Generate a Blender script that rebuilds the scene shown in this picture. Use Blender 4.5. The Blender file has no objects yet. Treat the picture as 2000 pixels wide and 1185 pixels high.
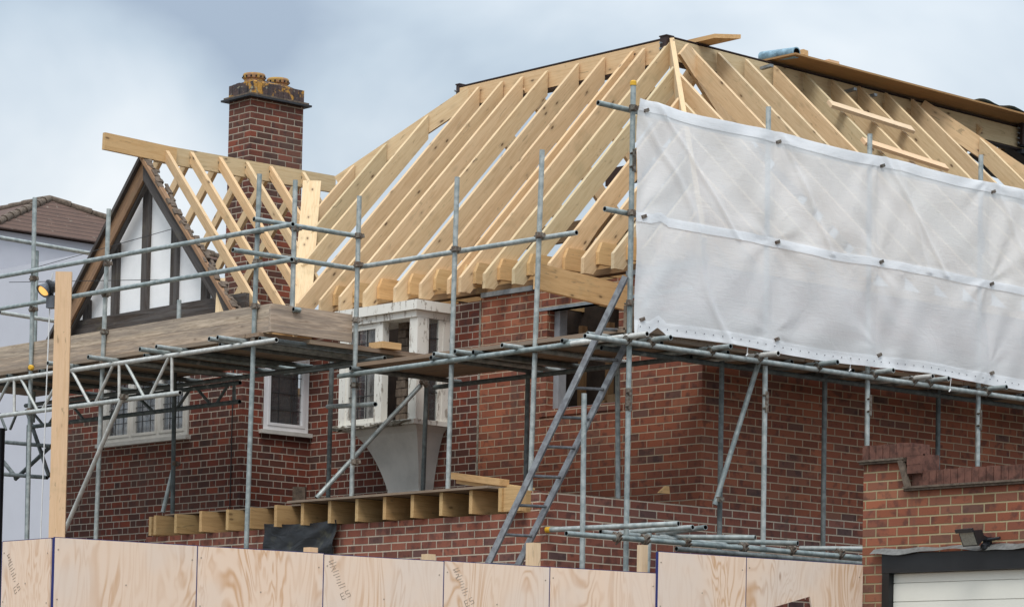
import bpy, math, random
from mathutils import Vector as V, Matrix
random.seed(7)
sc = bpy.context.scene
col = sc.collection
# ------------------------------------------------------------------ camera
f, cx, cy = 5760., 1000., 1200.
a, p, r = [math.radians(q) for q in (138.7442757, 2.40056628, 1.22645956)]
F = V((math.cos(a)*math.cos(p), math.sin(a)*math.cos(p), math.sin(p)))
R0 = F.cross(V((0, 0, 1))).normalized(); U0 = R0.cross(F)
CR = math.cos(r)*R0 + math.sin(r)*U0
CU = -math.sin(r)*R0 + math.cos(r)*U0
C = V((19.745, -19.652, 1.1))
cam = bpy.data.cameras.new('Camera'); co = bpy.data.objects.new('Camera', cam); col.objects.link(co)
co.matrix_world = Matrix(((CR.x, CU.x, -F.x, C.x), (CR.y, CU.y, -F.y, C.y), (CR.z, CU.z, -F.z, C.z), (0, 0, 0, 1)))
cam.sensor_width = 36; cam.sensor_fit = 'HORIZONTAL'; cam.lens = 36*f/2000; cam.shift_y = (cy-592.5)/2000; cam.clip_end = 2000
sc.camera = co
def ray(x, y): return F + CR*((x-cx)/f) - CU*((y-cy)/f)
def on(x, y, ax, val):                 # the point of an axis plane measured at a photo position
    v = ray(x, y); return C + v*((val-C[ax])/v[ax])
def onp(x, y, n, d):
    v = ray(x, y); n = V(n); return C + v*((d-n.dot(C))/n.dot(v))
def at(x, y, D): return C + ray(x, y)*D

# ------------------------------------------------------------------ materials
class NT:
    def __init__(s, nt): s.nt = nt
    def n(s, t, ins=None, **kw):
        nd = s.nt.nodes.new(t)
        for k, v in kw.items(): setattr(nd, k, v)
        for k, v in (ins or {}).items():
            if isinstance(v, bpy.types.NodeSocket): s.nt.links.new(v, nd.inputs[k])
            else: nd.inputs[k].default_value = v
        return nd
    def m(s, op, a, b=None, c=None, clamp=False):
        nd = s.nt.nodes.new('ShaderNodeMath'); nd.operation = op; nd.use_clamp = clamp
        for i, v in enumerate((a, b, c)):
            if v is None: continue
            if isinstance(v, bpy.types.NodeSocket): s.nt.links.new(v, nd.inputs[i])
            else: nd.inputs[i].default_value = v
        return nd.outputs[0]
    def mix(s, fac, a, b, blend='MIX'):
        nd = s.nt.nodes.new('ShaderNodeMix'); nd.data_type = 'RGBA'; nd.blend_type = blend
        for i, v in ((0, fac), (6, a), (7, b)):
            if isinstance(v, bpy.types.NodeSocket): s.nt.links.new(v, nd.inputs[i])
            elif i == 0: nd.inputs[0].default_value = v
            else: nd.inputs[i].default_value = (*v, 1) if len(v) == 3 else v
        return nd.outputs[2]
    def ramp(s, fac, stops):
        nd = s.nt.nodes.new('ShaderNodeValToRGB'); s.nt.links.new(fac, nd.inputs[0])
        e = nd.color_ramp.elements
        while len(e) < len(stops): e.new(0.5)
        for k, (q, c) in enumerate(stops):
            e[k].position = q; e[k].color = (*c, 1) if len(c) == 3 else c
        return nd.outputs[0]
    def noise(s, vec, scale, detail=4, rough=.55, dist=0):
        return s.n('ShaderNodeTexNoise', {'Vector': vec, 'Scale': scale, 'Detail': detail, 'Roughness': rough, 'Distortion': dist}).outputs[0]
    def sstep(s, x, a, b):
        return s.n('ShaderNodeMapRange', {'Value': x, 'From Min': a, 'From Max': b}, interpolation_type='SMOOTHSTEP').outputs[0]
def newmat(name):
    m = bpy.data.materials.new(name); m.use_nodes = True
    nt = m.node_tree; nt.nodes.clear(); t = NT(nt)
    out = t.n('ShaderNodeOutputMaterial'); b = t.n('ShaderNodeBsdfPrincipled')
    nt.links.new(b.outputs[0], out.inputs[0])
    t.b = b; t.out = out; t.L = nt.links.new
    return m, t
def srgb(*c): return tuple(((x/255)/12.92 if x/255 <= .04045 else ((x/255+.055)/1.055)**2.4) for x in c)

def bump(t, h, strength, dist=.01):
    b = t.n('ShaderNodeBump', {'Height': h, 'Strength': strength, 'Distance': dist}); t.L(b.outputs[0], t.b.inputs['Normal'])

def brick(name, cols, mortar, flemish=False, joint=.006, dirt=.35, z0=0., u0=0., H=.0755, stain=(.12, .1, .085), phase=0.):
    m, t = newmat(name)
    pos = t.n('ShaderNodeNewGeometry').outputs['Position']
    sep = t.n('ShaderNodeSeparateXYZ', {0: pos})
    u = t.m('ADD', t.m('ADD', sep.outputs[0], sep.outputs[1]), 50.+u0)
    wob = t.noise(pos, 3., 2)
    z = t.m('ADD', t.m('ADD', sep.outputs[2], z0), t.m('MULTIPLY', t.m('SUBTRACT', wob, .5), .006))
    rowf = t.m('DIVIDE', z, H); row = t.m('FLOOR', rowf)
    dz = t.m('MULTIPLY', t.m('SUBTRACT', rowf, row), H)
    odd = t.m('MODULO', row, 2.)
    jit = t.m('MULTIPLY', t.n('ShaderNodeTexWhiteNoise', {'Vector': t.n('ShaderNodeCombineXYZ', {0: row, 1: 7.3}).outputs[0]}).outputs[0], .02)
    if flemish:
        P = .3375; uu = t.m('ADD', t.m('ADD', u, t.m('MULTIPLY', odd, P/2)), jit)
        k = t.m('DIVIDE', uu, P); kf = t.m('FLOOR', k); mm = t.m('MULTIPLY', t.m('SUBTRACT', k, kf), P)
        hd = t.m('GREATER_THAN', mm, .225)
        bid = t.m('ADD', t.m('MULTIPLY', kf, 2.), hd)
        du = t.m('MINIMUM', t.m('MINIMUM', mm, t.m('ABSOLUTE', t.m('SUBTRACT', mm, .225))), t.m('SUBTRACT', P, mm))
    else:
        P = .225; uu = t.m('ADD', t.m('ADD', u, t.m('MULTIPLY', odd, P/2)), jit)
        k = t.m('DIVIDE', uu, P); bid = t.m('FLOOR', k); mm = t.m('MULTIPLY', t.m('SUBTRACT', k, bid), P)
        du = t.m('MINIMUM', mm, t.m('SUBTRACT', P, mm))
    dv = t.m('MINIMUM', dz, t.m('SUBTRACT', H, dz))
    rag = t.m('MULTIPLY', t.m('SUBTRACT', t.noise(pos, 60., 2), .5), .004)
    dmin = t.m('ADD', t.m('MINIMUM', du, dv), rag)
    inb = t.sstep(dmin, joint*.65, joint*1.3)
    idv = t.n('ShaderNodeCombineXYZ', {0: bid, 1: row, 2: 1.7+phase}).outputs[0]
    wn = t.n('ShaderNodeTexWhiteNoise', {'Vector': idv})
    c = t.ramp(wn.outputs[0], cols)
    c = t.mix(.1, c, (.12, .078, .055))
    # face texture: kiln marks inside one brick
    mk = t.noise(t.n('ShaderNodeVectorMath', {0: pos, 1: wn.outputs[1]}, operation='ADD').outputs[0], 9., 3)
    c = t.mix(t.sstep(mk, .5, .68), c, t.mix(.55, c, (.045, .032, .034)))
    fn = t.noise(pos, 120., 3)
    c = t.mix(.5, c, t.mix(fn, (.55, .55, .55), (1.35, 1.3, 1.25)), 'MULTIPLY')
    big = t.noise(pos, .9, 4, .6); c = t.mix(.55, c, t.mix(t.sstep(t.noise(pos, .55, 3, .5), .35, .65), (.72, .74, .78), (1.22, 1.15, 1.08)), 'MULTIPLY')
    mc = t.mix(t.noise(pos, 5., 3), mortar, tuple(q*.62 for q in mortar))
    c = t.mix(inb, mc, c)
    c = t.mix(t.m('MULTIPLY', t.sstep(big, .5, .75), dirt), c, stain)
    stv = t.n('ShaderNodeCombineXYZ', {0: t.m('MULTIPLY', u, 5.), 1: t.m('MULTIPLY', sep.outputs[2], .5)}).outputs[0]
    c = t.mix(t.m('MULTIPLY', t.sstep(t.noise(stv, 1., 4, .6), .58, .74), .4), c, tuple(q*.7 for q in stain))
    blm = t.sstep(t.noise(pos, 2.3, 5, .65), .66, .8)
    c = t.mix(t.m('MULTIPLY', blm, .16), c, (.5, .45, .4))
    t.L(c, t.b.inputs['Base Color']); t.b.inputs['Roughness'].default_value = .9
    t.b.inputs['Specular IOR Level'].default_value = .25
    h = t.m('ADD', t.m('MULTIPLY', inb, 1.), t.m('MULTIPLY', fn, .3))
    bump(t, h, .7, .006)
    return m

def wood(name, base, dark, knot=.5, grain=1., rough=.7, spec=.3, weather=0., grey=(.2, .19, .18), scale=1.):
    m, t = newmat(name)
    g = t.n('ShaderNodeAttribute', attribute_name='gco').outputs['Vector']
    oi = t.n('ShaderNodeObjectInfo').outputs['Random']
    st = t.n('ShaderNodeMapping', {'Vector': g, 'Scale': (1.1*scale, 16.*scale, 16.*scale)}).outputs[0]
    n1 = t.noise(st, 2.2, 5, .6, .8)
    st2 = t.n('ShaderNodeMapping', {'Vector': g, 'Scale': (4., 90., 90.)}).outputs[0]
    n2 = t.noise(st2, 1.5, 3)
    c = t.mix(t.m('MULTIPLY', t.sstep(n1, .42, .68), .6), base, dark)
    c = t.mix(t.m('MULTIPLY', t.sstep(n2, .45, .7), .22*grain), c, tuple(q*.7 for q in dark))
    # per-timber tint
    c = t.mix(1., c, t.ramp(oi, [(0, (.84, .88, .84)), (.25, (1.06, .93, .8)), (.45, (.86, .88, .88)), (.6, (1.02, 1., .93)), (.8, (.94, .86, .78)), (1, (1.06, 1., .94))]), 'MULTIPLY')
    if knot:
        sk = t.n('ShaderNodeMapping', {'Vector': g, 'Scale': (4.6, 11., 11.)}).outputs[0]
        vo = t.n('ShaderNodeTexVoronoi', {'Vector': sk, 'Scale': 1.0, 'Randomness': 1.})
        kk = t.m('SUBTRACT', 1., t.sstep(vo.outputs[0], .07, .17))
        pick = t.m('GREATER_THAN', t.n('ShaderNodeSeparateColor', {0: vo.outputs[1]}).outputs[0], .55)
        c = t.mix(t.m('MULTIPLY', t.m('MULTIPLY', kk, pick), min(1, knot*1.15)), c, (.1, .05, .022))
        halo = t.m('SUBTRACT', 1., t.sstep(vo.outputs[0], .1, .4))
        c = t.mix(t.m('MULTIPLY', t.m('MULTIPLY', halo, pick), knot*.35), c, tuple(q*.5 for q in dark))
    gr = t.sstep(t.noise(g, 2.6, 4, .6), .56, .76)
    c = t.mix(t.m('MULTIPLY', gr, .3), c, (.27, .24, .13))
    dm = t.sstep(t.noise(t.n('ShaderNodeMapping', {'Vector': g, 'Scale': (5., 22., 22.)}).outputs[0], 1., 3, .5, 1.5), .66, .72)
    c = t.mix(t.m('MULTIPLY', dm, .45), c, (.16, .13, .075))
    if weather:
        w = t.sstep(t.noise(st, .7, 5, .7, 1.), .35, .65)
        c = t.mix(t.m('MULTIPLY', w, weather), c, grey)
    t.L(c, t.b.inputs['Base Color']); t.b.inputs['Roughness'].default_value = rough
    t.b.inputs['Specular IOR Level'].default_value = spec
    bump(t, t.m('ADD', n2, n1), .25, .003)
    return m

def metal(name, c1, c2, metallic=.55, rough=.45, rust=.15, sc_=14.):
    m, t = newmat(name)
    pos = t.n('ShaderNodeNewGeometry').outputs['Position']
    oi = t.n('ShaderNodeObjectInfo').outputs['Random']
    n = t.noise(pos, sc_, 5, .6)
    c = t.mix(t.sstep(n, .35, .65), c1, c2)
    c = t.mix(1., c, t.ramp(oi, [(0, (.75, .8, .8)), (.5, (1, 1, 1)), (1, (1.12, 1.1, 1.08))]), 'MULTIPLY')
    sp = t.sstep(t.noise(pos, sc_*.5, 5, .7), .62, .74)
    c = t.mix(t.m('MULTIPLY', sp, rust), c, (.13, .055, .03))
    wm = t.sstep(t.noise(pos, 7.3, 3, .5), .66, .72)
    c = t.mix(t.m('MULTIPLY', wm, .35), c, (.55, .55, .52))
    t.L(c, t.b.inputs['Base Color']); t.b.inputs['Metallic'].default_value = metallic
    rr = t.m('ADD', rough, t.m('MULTIPLY', n, .2)); t.L(rr, t.b.inputs['Roughness'])
    bump(t, n, .15, .002)
    return m
def plain(name, c, rough=.6, metallic=0., var=.25, sc_=12., bmp=.1, c2=None, spec=.4):
    m, t = newmat(name)
    pos = t.n('ShaderNodeNewGeometry').outputs['Position']
    n = t.noise(pos, sc_, 5, .65)
    c2 = c2 or tuple(q*(1-var) for q in c)
    cc = t.mix(t.sstep(n, .35, .7), c, c2)
    t.L(cc, t.b.inputs['Base Color']); t.b.inputs['Roughness'].default_value = rough
    t.b.inputs['Metallic'].default_value = metallic; t.b.inputs['Specular IOR Level'].default_value = spec
    if bmp: bump(t, n, bmp, .005)
    return m
M = {}
M['brick_new'] = brick('brick_new', [(0, (.2, .066, .04)), (.3, (.32, .1, .054)), (.55, (.24, .078, .05)), (.8, (.38, .125, .066)), (.93, (.13, .07, .06)), (1, (.42, .15, .08))], (.52, .4, .28), joint=.0055, dirt=.15)
M['brick_ext'] = brick('brick_ext', [(0, (.19, .07, .052)), (.3, (.3, .098, .064)), (.55, (.24, .084, .062)), (.8, (.34, .12, .078)), (.93, (.12, .07, .068)), (1, (.36, .13, .09))], (.6, .5, .39), joint=.0065, dirt=.1, u0=.06, phase=2)
M['brick_old'] = brick('brick_old', [(0, (.085, .034, .028)), (.3, (.17, .04, .026)), (.5, (.065, .034, .03)), (.75, (.22, .048, .026)), (.9, (.11, .045, .034)), (1, (.25, .06, .034))], (.52, .44, .36), True, joint=.0055, dirt=.3, phase=4)
M['brick_chim'] = brick('brick_chim', [(0, (.1, .045, .036)), (.35, (.19, .06, .042)), (.6, (.09, .05, .04)), (.85, (.22, .065, .04)), (1, (.28, .075, .045))], (.5, .42, .33), False, joint=.006, dirt=.45, phase=6, z0=.02)
M['brick_gar'] = brick('brick_gar', [(0, (.2, .075, .04)), (.25, (.32, .1, .055)), (.5, (.24, .085, .055)), (.7, (.38, .125, .065)), (.85, (.16, .08, .06)), (1, (.4, .15, .08))], (.42, .34, .2), joint=.0065, dirt=.25, u0=.04, phase=8)
M['soldier'] = plain('soldier_brick', (.16, .07, .05), .9, var=.6, sc_=16., bmp=.5)
M['tile_crease'] = plain('creasing_tile', (.16, .12, .09), .9, var=.55, sc_=20., bmp=.5)
M['timber'] = wood('new_timber', (.7, .54, .35), (.57, .4, .23), .9)
M['timber_warm'] = wood('warm_timber', (.66, .45, .235), (.52, .32, .14), .7)
M['joist'] = wood('treated_joist', (.56, .38, .19), (.38, .235, .1), .6)
M['post'] = wood('planed_post', (.76, .56, .38), (.66, .46, .28), .3, .7)
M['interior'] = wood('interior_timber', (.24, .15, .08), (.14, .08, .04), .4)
M['board'] = wood('scaffold_board', (.33, .245, .18), (.2, .145, .105), .3, 1.2, .85, .15, .5, (.2, .175, .155))
M['toe'] = wood('toe_board', (.6, .5, .41), (.33, .25, .19), .4, 3., .85, .15, .75, (.24, .2, .17))
M['oldoak'] = wood('weathered_oak', (.075, .065, .062), (.022, .02, .02), .3, 2., .85, .15, .45, (.17, .165, .165))
M['oakbrown'] = wood('brown_oak', (.4, .25, .15), (.2, .12, .08), .3, 1.4, .8, .2, .35, (.12, .09, .08))
M['plydeck'] = wood('roof_ply', (.42, .26, .12), (.32, .185, .075), 0, .6)
M['tube'] = metal('galvanised_tube', (.44, .47, .46), (.27, .31, .31), .4, .45, .4)
M['tubelight'] = metal('aluminium_tube', (.66, .66, .63), (.5, .5, .48), .35, .42, .12)
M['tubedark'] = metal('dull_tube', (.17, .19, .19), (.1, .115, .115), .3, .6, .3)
M['coupler'] = metal('rusty_coupler', (.22, .2, .17), (.11, .07, .05), .4, .6, .6, 40)
M['ladder'] = metal('ladder_steel', (.24, .25, .26), (.15, .15, .16), .5, .45, .2)
M['steel'] = plain('primed_steel', (.05, .028, .025), .6, .1, .4)
M['steelplate'] = plain('grey_steel', (.3, .33, .35), .5, .4, .3)
M['hole'] = plain('tube_bore', (.01, .01, .01), .9, 0, 0, bmp=0)
M['cap'] = plain('yellow_cap', (.75, .42, .03), .5, 0, .1)
def flaky():
    m, t = newmat('flaking_white_paint'); pos = t.n('ShaderNodeNewGeometry').outputs['Position']
    st = t.n('ShaderNodeMapping', {'Vector': pos, 'Scale': (14., 14., 5.)}).outputs[0]
    k = t.sstep(t.noise(st, 1.3, 5, .65), .56, .62)
    c = t.mix(t.noise(pos, 4., 3), (.82, .8, .74), (.74, .71, .64)); c = t.mix(t.m('MULTIPLY', k, .75), c, (.3, .25, .2))
    t.L(c, t.b.inputs[0]); t.b.inputs['Roughness'].default_value = .6; bump(t, k, .4, .004); return m
M['white'] = flaky()
M['upvc'] = plain('white_window_plastic', (.8, .79, .8), .35, 0, .12, 4.)
M['greywin'] = plain('grey_window_paint', (.56, .54, .5), .5, 0, .12, 10.)
M['render_w'] = plain('white_render', (.92, .92, .92), .85, 0, .05, 6., .1)
M['render_g'] = plain('grey_render', (.72, .69, .64), .9, 0, .18, 3., .2)
M['block'] = plain('grey_block', (.3, .31, .33), .9, 0, .15, 12., .3)
M['lead'] = plain('lead_lattice', (.05, .05, .05), .5, .2, .2)
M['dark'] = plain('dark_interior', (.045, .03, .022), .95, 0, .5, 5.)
M['plaster'] = plain('interior_plaster', (.3, .22, .15), .95, 0, .4, 3.)
M['blackpaint'] = plain('black_fascia', (.012, .013, .015), .35, 0, .3, 4., .2)
M['leadflash'] = plain('lead_flashing', (.2, .2, .19), .5, .2, .4, 20., .6)
M['doorcream'] = plain('cream_door', (.74, .73, .66), .4, 0, .04, 3., 0)
M['lampblack'] = plain('lamp_housing', (.02, .022, .027), .35, 0, .3)
M['lampgrey'] = plain('lamp_back', (.12, .13, .15), .5, 0, .3)
M['lampglass'] = plain('lamp_glass', (.3, .31, .28), .15, .3, .3, 60., .4)
M['moss'] = plain('mossy_mortar', (.32, .29, .24), .95, 0, .5, 30., .8, (.12, .1, .07))
M['rope'] = plain('white_rope', (.7, .7, .7), .8, 0, .1)
M['wire'] = plain('black_wire', (.03, .03, .03), .6, 0, .1)
M['bluefilm'] = plain('blue_membrane', (.26, .42, .52), .35, 0, .6, 9., .5, (.09, .15, .19))
M['slate'] = plain('dark_slate', (.03, .032, .038), .6, 0, .4, 10.)
M['blueedge'] = plain('blue_edge_paint', (.02, .03, .16), .7, 0, .2)
M['ink'] = plain('stamp_ink', (.4, .31, .24), .8, 0, .3)
M['neighwall'] = plain('lavender_render', (.56, .565, .62), .8, 0, .06, 1.2, .05)
M['ground'] = plain('ground_soil', (.16, .14, .11), .95, 0, .4, 2., .4)
M['road'] = plain('asphalt', (.05, .05, .052), .9, 0, .3, 8., .3)
M['paleconc'] = plain('pale_concrete', (.6, .62, .64), .8, 0, .1, 2.)

def chim_top():
    m, t = newmat('lichen_brick'); pos = t.n('ShaderNodeNewGeometry').outputs['Position']
    c = t.mix(t.sstep(t.noise(pos, 11., 4), .4, .6), (.085, .055, .05), (.05, .04, .042))
    c = t.mix(t.sstep(t.noise(pos, 6.5, 4, .6), .5, .58), c, (.46, .24, .05))
    c = t.mix(t.sstep(t.noise(pos, 15., 3), .62, .7), c, (.3, .28, .2))
    t.L(c, t.b.inputs[0]); t.b.inputs['Roughness'].default_value = .95; bump(t, t.noise(pos, 40., 4), .7, .01); return m
M['lichen'] = chim_top()
def rooftile():
    m, t = newmat('brown_roof_tiles'); pos = t.n('ShaderNodeNewGeometry').outputs['Position']
    z = t.n('ShaderNodeSeparateXYZ', {0: pos}).outputs[2]
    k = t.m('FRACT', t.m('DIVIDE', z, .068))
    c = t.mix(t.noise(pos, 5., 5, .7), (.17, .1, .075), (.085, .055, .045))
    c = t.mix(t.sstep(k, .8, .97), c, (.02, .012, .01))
    c = t.mix(t.m('MULTIPLY', t.sstep(t.noise(pos, 9., 5, .7), .6, .7), .6), c, (.32, .28, .22))
    t.L(c, t.b.inputs[0]); t.b.inputs['Roughness'].default_value = .9; bump(t, k, .8, .03); return m
M['rooftile'] = rooftile()
M['pot'] = plain('terracotta_pot', (.3, .16, .1), .9, 0, .5, 14., .3, (.45, .27, .06))
def plywood():
    m, t = newmat('hoarding_plywood')
    g = t.n('ShaderNodeAttribute', attribute_name='gco').outputs['Vector']
    n0 = t.noise(g, 1.3, 3, .5)
    gm = t.n('ShaderNodeMapping', {'Vector': g, 'Scale': (.8, 3.4, 3.4)}).outputs[0]
    big = t.noise(gm, 1., 3, .5, 1.1)
    rings = t.m('FRACT', t.m('MULTIPLY', big, 12.))
    rr = t.m('ABSOLUTE', t.m('SUBTRACT', rings, .5))
    lw = t.sstep(t.noise(t.n('ShaderNodeMapping', {'Vector': g, 'Scale': (.8, 2.6, 2.6)}).outputs[0], 1.4, 2), .4, .62)
    c = t.mix(t.m('MULTIPLY', t.sstep(rr, .15, .5), t.m('ADD', .25, t.m('MULTIPLY', lw, .75))), (.82, .62, .475), (.6, .34, .17))
    gm2 = t.n('ShaderNodeMapping', {'Vector': g, 'Scale': (1.2, 60., 60.)}).outputs[0]
    c = t.mix(t.m('MULTIPLY', t.noise(gm2, 1., 3), .4), c, (.84, .69, .58))
    c = t.mix(t.m('MULTIPLY', t.sstep(n0, .42, .62), .55), c, (.74, .64, .57))
    c = t.mix(t.m('MULTIPLY', t.sstep(t.noise(g, 2.4, 4, .6), .6, .8), .35), c, (.7, .42, .27))
    oi = t.n('ShaderNodeObjectInfo').outputs['Random']
    c = t.mix(1., c, t.ramp(oi, [(0, (.93, .94, .95)), (.5, (1.03, 1, .97)), (1, (.98, 1, 1.02))]), 'MULTIPLY')
    vo = t.n('ShaderNodeTexVoronoi', {'Vector': t.n('ShaderNodeMapping', {'Vector': g, 'Scale': (1.7, 5., 5.)}).outputs[0], 'Scale': 1.})
    pick = t.m('GREATER_THAN', t.n('ShaderNodeSeparateColor', {0: vo.outputs[1]}).outputs[0], .6)
    kk = t.m('MULTIPLY', t.m('SUBTRACT', 1., t.sstep(vo.outputs[0], .035, .1)), pick)
    c = t.mix(t.m('MULTIPLY', kk, .75), c, (.26, .12, .05))
    t.L(c, t.b.inputs[0]); t.b.inputs['Roughness'].default_value = .75; bump(t, rr, .08, .003); return m
M['ply'] = plywood()
def sheetmat(name, tr, c):
    m, t = newmat(name); t.nt.nodes.remove(t.b)
    pos = t.n('ShaderNodeNewGeometry').outputs['Position']
    n = t.noise(t.n('ShaderNodeMapping', {'Vector': pos, 'Scale': (2., 2., 30.)}).outputs[0], 3., 3)
    n3 = t.noise(pos, 2.2, 4, .6)
    cc = t.mix(n3, c, tuple(q*.9 for q in c))
    bm = t.n('ShaderNodeBump', {'Height': t.m('ADD', t.m('MULTIPLY', n, .5), t.m('MULTIPLY', t.noise(pos, 3., 4, .5, 1.5), 2.)), 'Strength': .22, 'Distance': .02})
    d = t.n('ShaderNodeBsdfDiffuse', {'Color': cc, 'Normal': bm.outputs[0]}); tl = t.n('ShaderNodeBsdfTranslucent', {'Color': cc, 'Normal': bm.outputs[0]})
    s1 = t.n('ShaderNodeMixShader', {0: .3, 1: d.outputs[0], 2: tl.outputs[0]})
    gl = t.n('ShaderNodeBsdfGlossy', {'Color': (1, 1, 1, 1), 'Roughness': .35, 'Normal': bm.outputs[0]})
    s1 = t.n('ShaderNodeMixShader', {0: .05, 1: s1.outputs[0], 2: gl.outputs[0]})
    tp = t.n('ShaderNodeBsdfTransparent')
    fac = t.m('ADD', tr-.02, t.m('MULTIPLY', t.noise(pos, 3., 3), .04))
    s2 = t.n('ShaderNodeMixShader', {0: fac, 1: s1.outputs[0], 2: tp.outputs[0]})
    t.L(s2.outputs[0], t.out.inputs[0]); return m
M['sheet'] = sheetmat('debris_sheet', .155, (.985, .985, .99))
M['strap'] = sheetmat('sheet_band', .02, (.98, .985, 1.))
def glassmat(name, c, rough=.06):
    m, t = newmat(name); pos = t.n('ShaderNodeNewGeometry').outputs['Position']
    t.b.inputs['Base Color'].default_value = (*c, 1); t.b.inputs['Roughness'].default_value = rough
    t.b.inputs['Specular IOR Level'].default_value = 1.; t.b.inputs['IOR'].default_value = 1.7
    t.b.inputs['Alpha'].default_value = .28
    bump(t, t.noise(pos, 6., 2), .06, .02); return m
M['glass'] = glassmat('window_glass', (.1, .11, .12))
def lace():
    m, t = newmat('net_curtain'); pos = t.n('ShaderNodeNewGeometry').outputs['Position']
    s_ = t.n('ShaderNodeSeparateXYZ', {0: pos})
    w = t.noise(t.n('ShaderNodeMapping', {'Vector': pos, 'Scale': (30., 30., 2.)}).outputs[0], 1., 3)
    t.L(t.mix(t.sstep(w, .35, .65), (.4, .44, .5), (.9, .92, .95)), t.b.inputs[0]); return m
M['lace'] = lace()
def tarp():
    m, t = newmat('black_tarpaulin'); pos = t.n('ShaderNodeNewGeometry').outputs['Position']
    d = t.sstep(t.noise(pos, 4.5, 4, .6), .55, .7)
    t.L(t.mix(t.m('MULTIPLY', d, .35), (.013, .015, .019), (.13, .12, .07)), t.b.inputs[0]); t.b.inputs['Roughness'].default_value = .5
    bump(t, t.noise(t.n('ShaderNodeMapping', {'Vector': pos, 'Rotation': (0, .5, 0), 'Scale': (3, 3, 5)}).outputs[0], .9, 2, .4, 2.5), .35, .05); return m
M['tarp'] = tarp()
def emis():
    m, t = newmat('lit_lamp'); t.b.inputs['Base Color'].default_value = (1, .6, .2, 1)
    t.b.inputs['Emission Color'].default_value = (1, .52, .14, 1); t.b.inputs['Emission Strength'].default_value = .9; return m
M['lit'] = emis()

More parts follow.
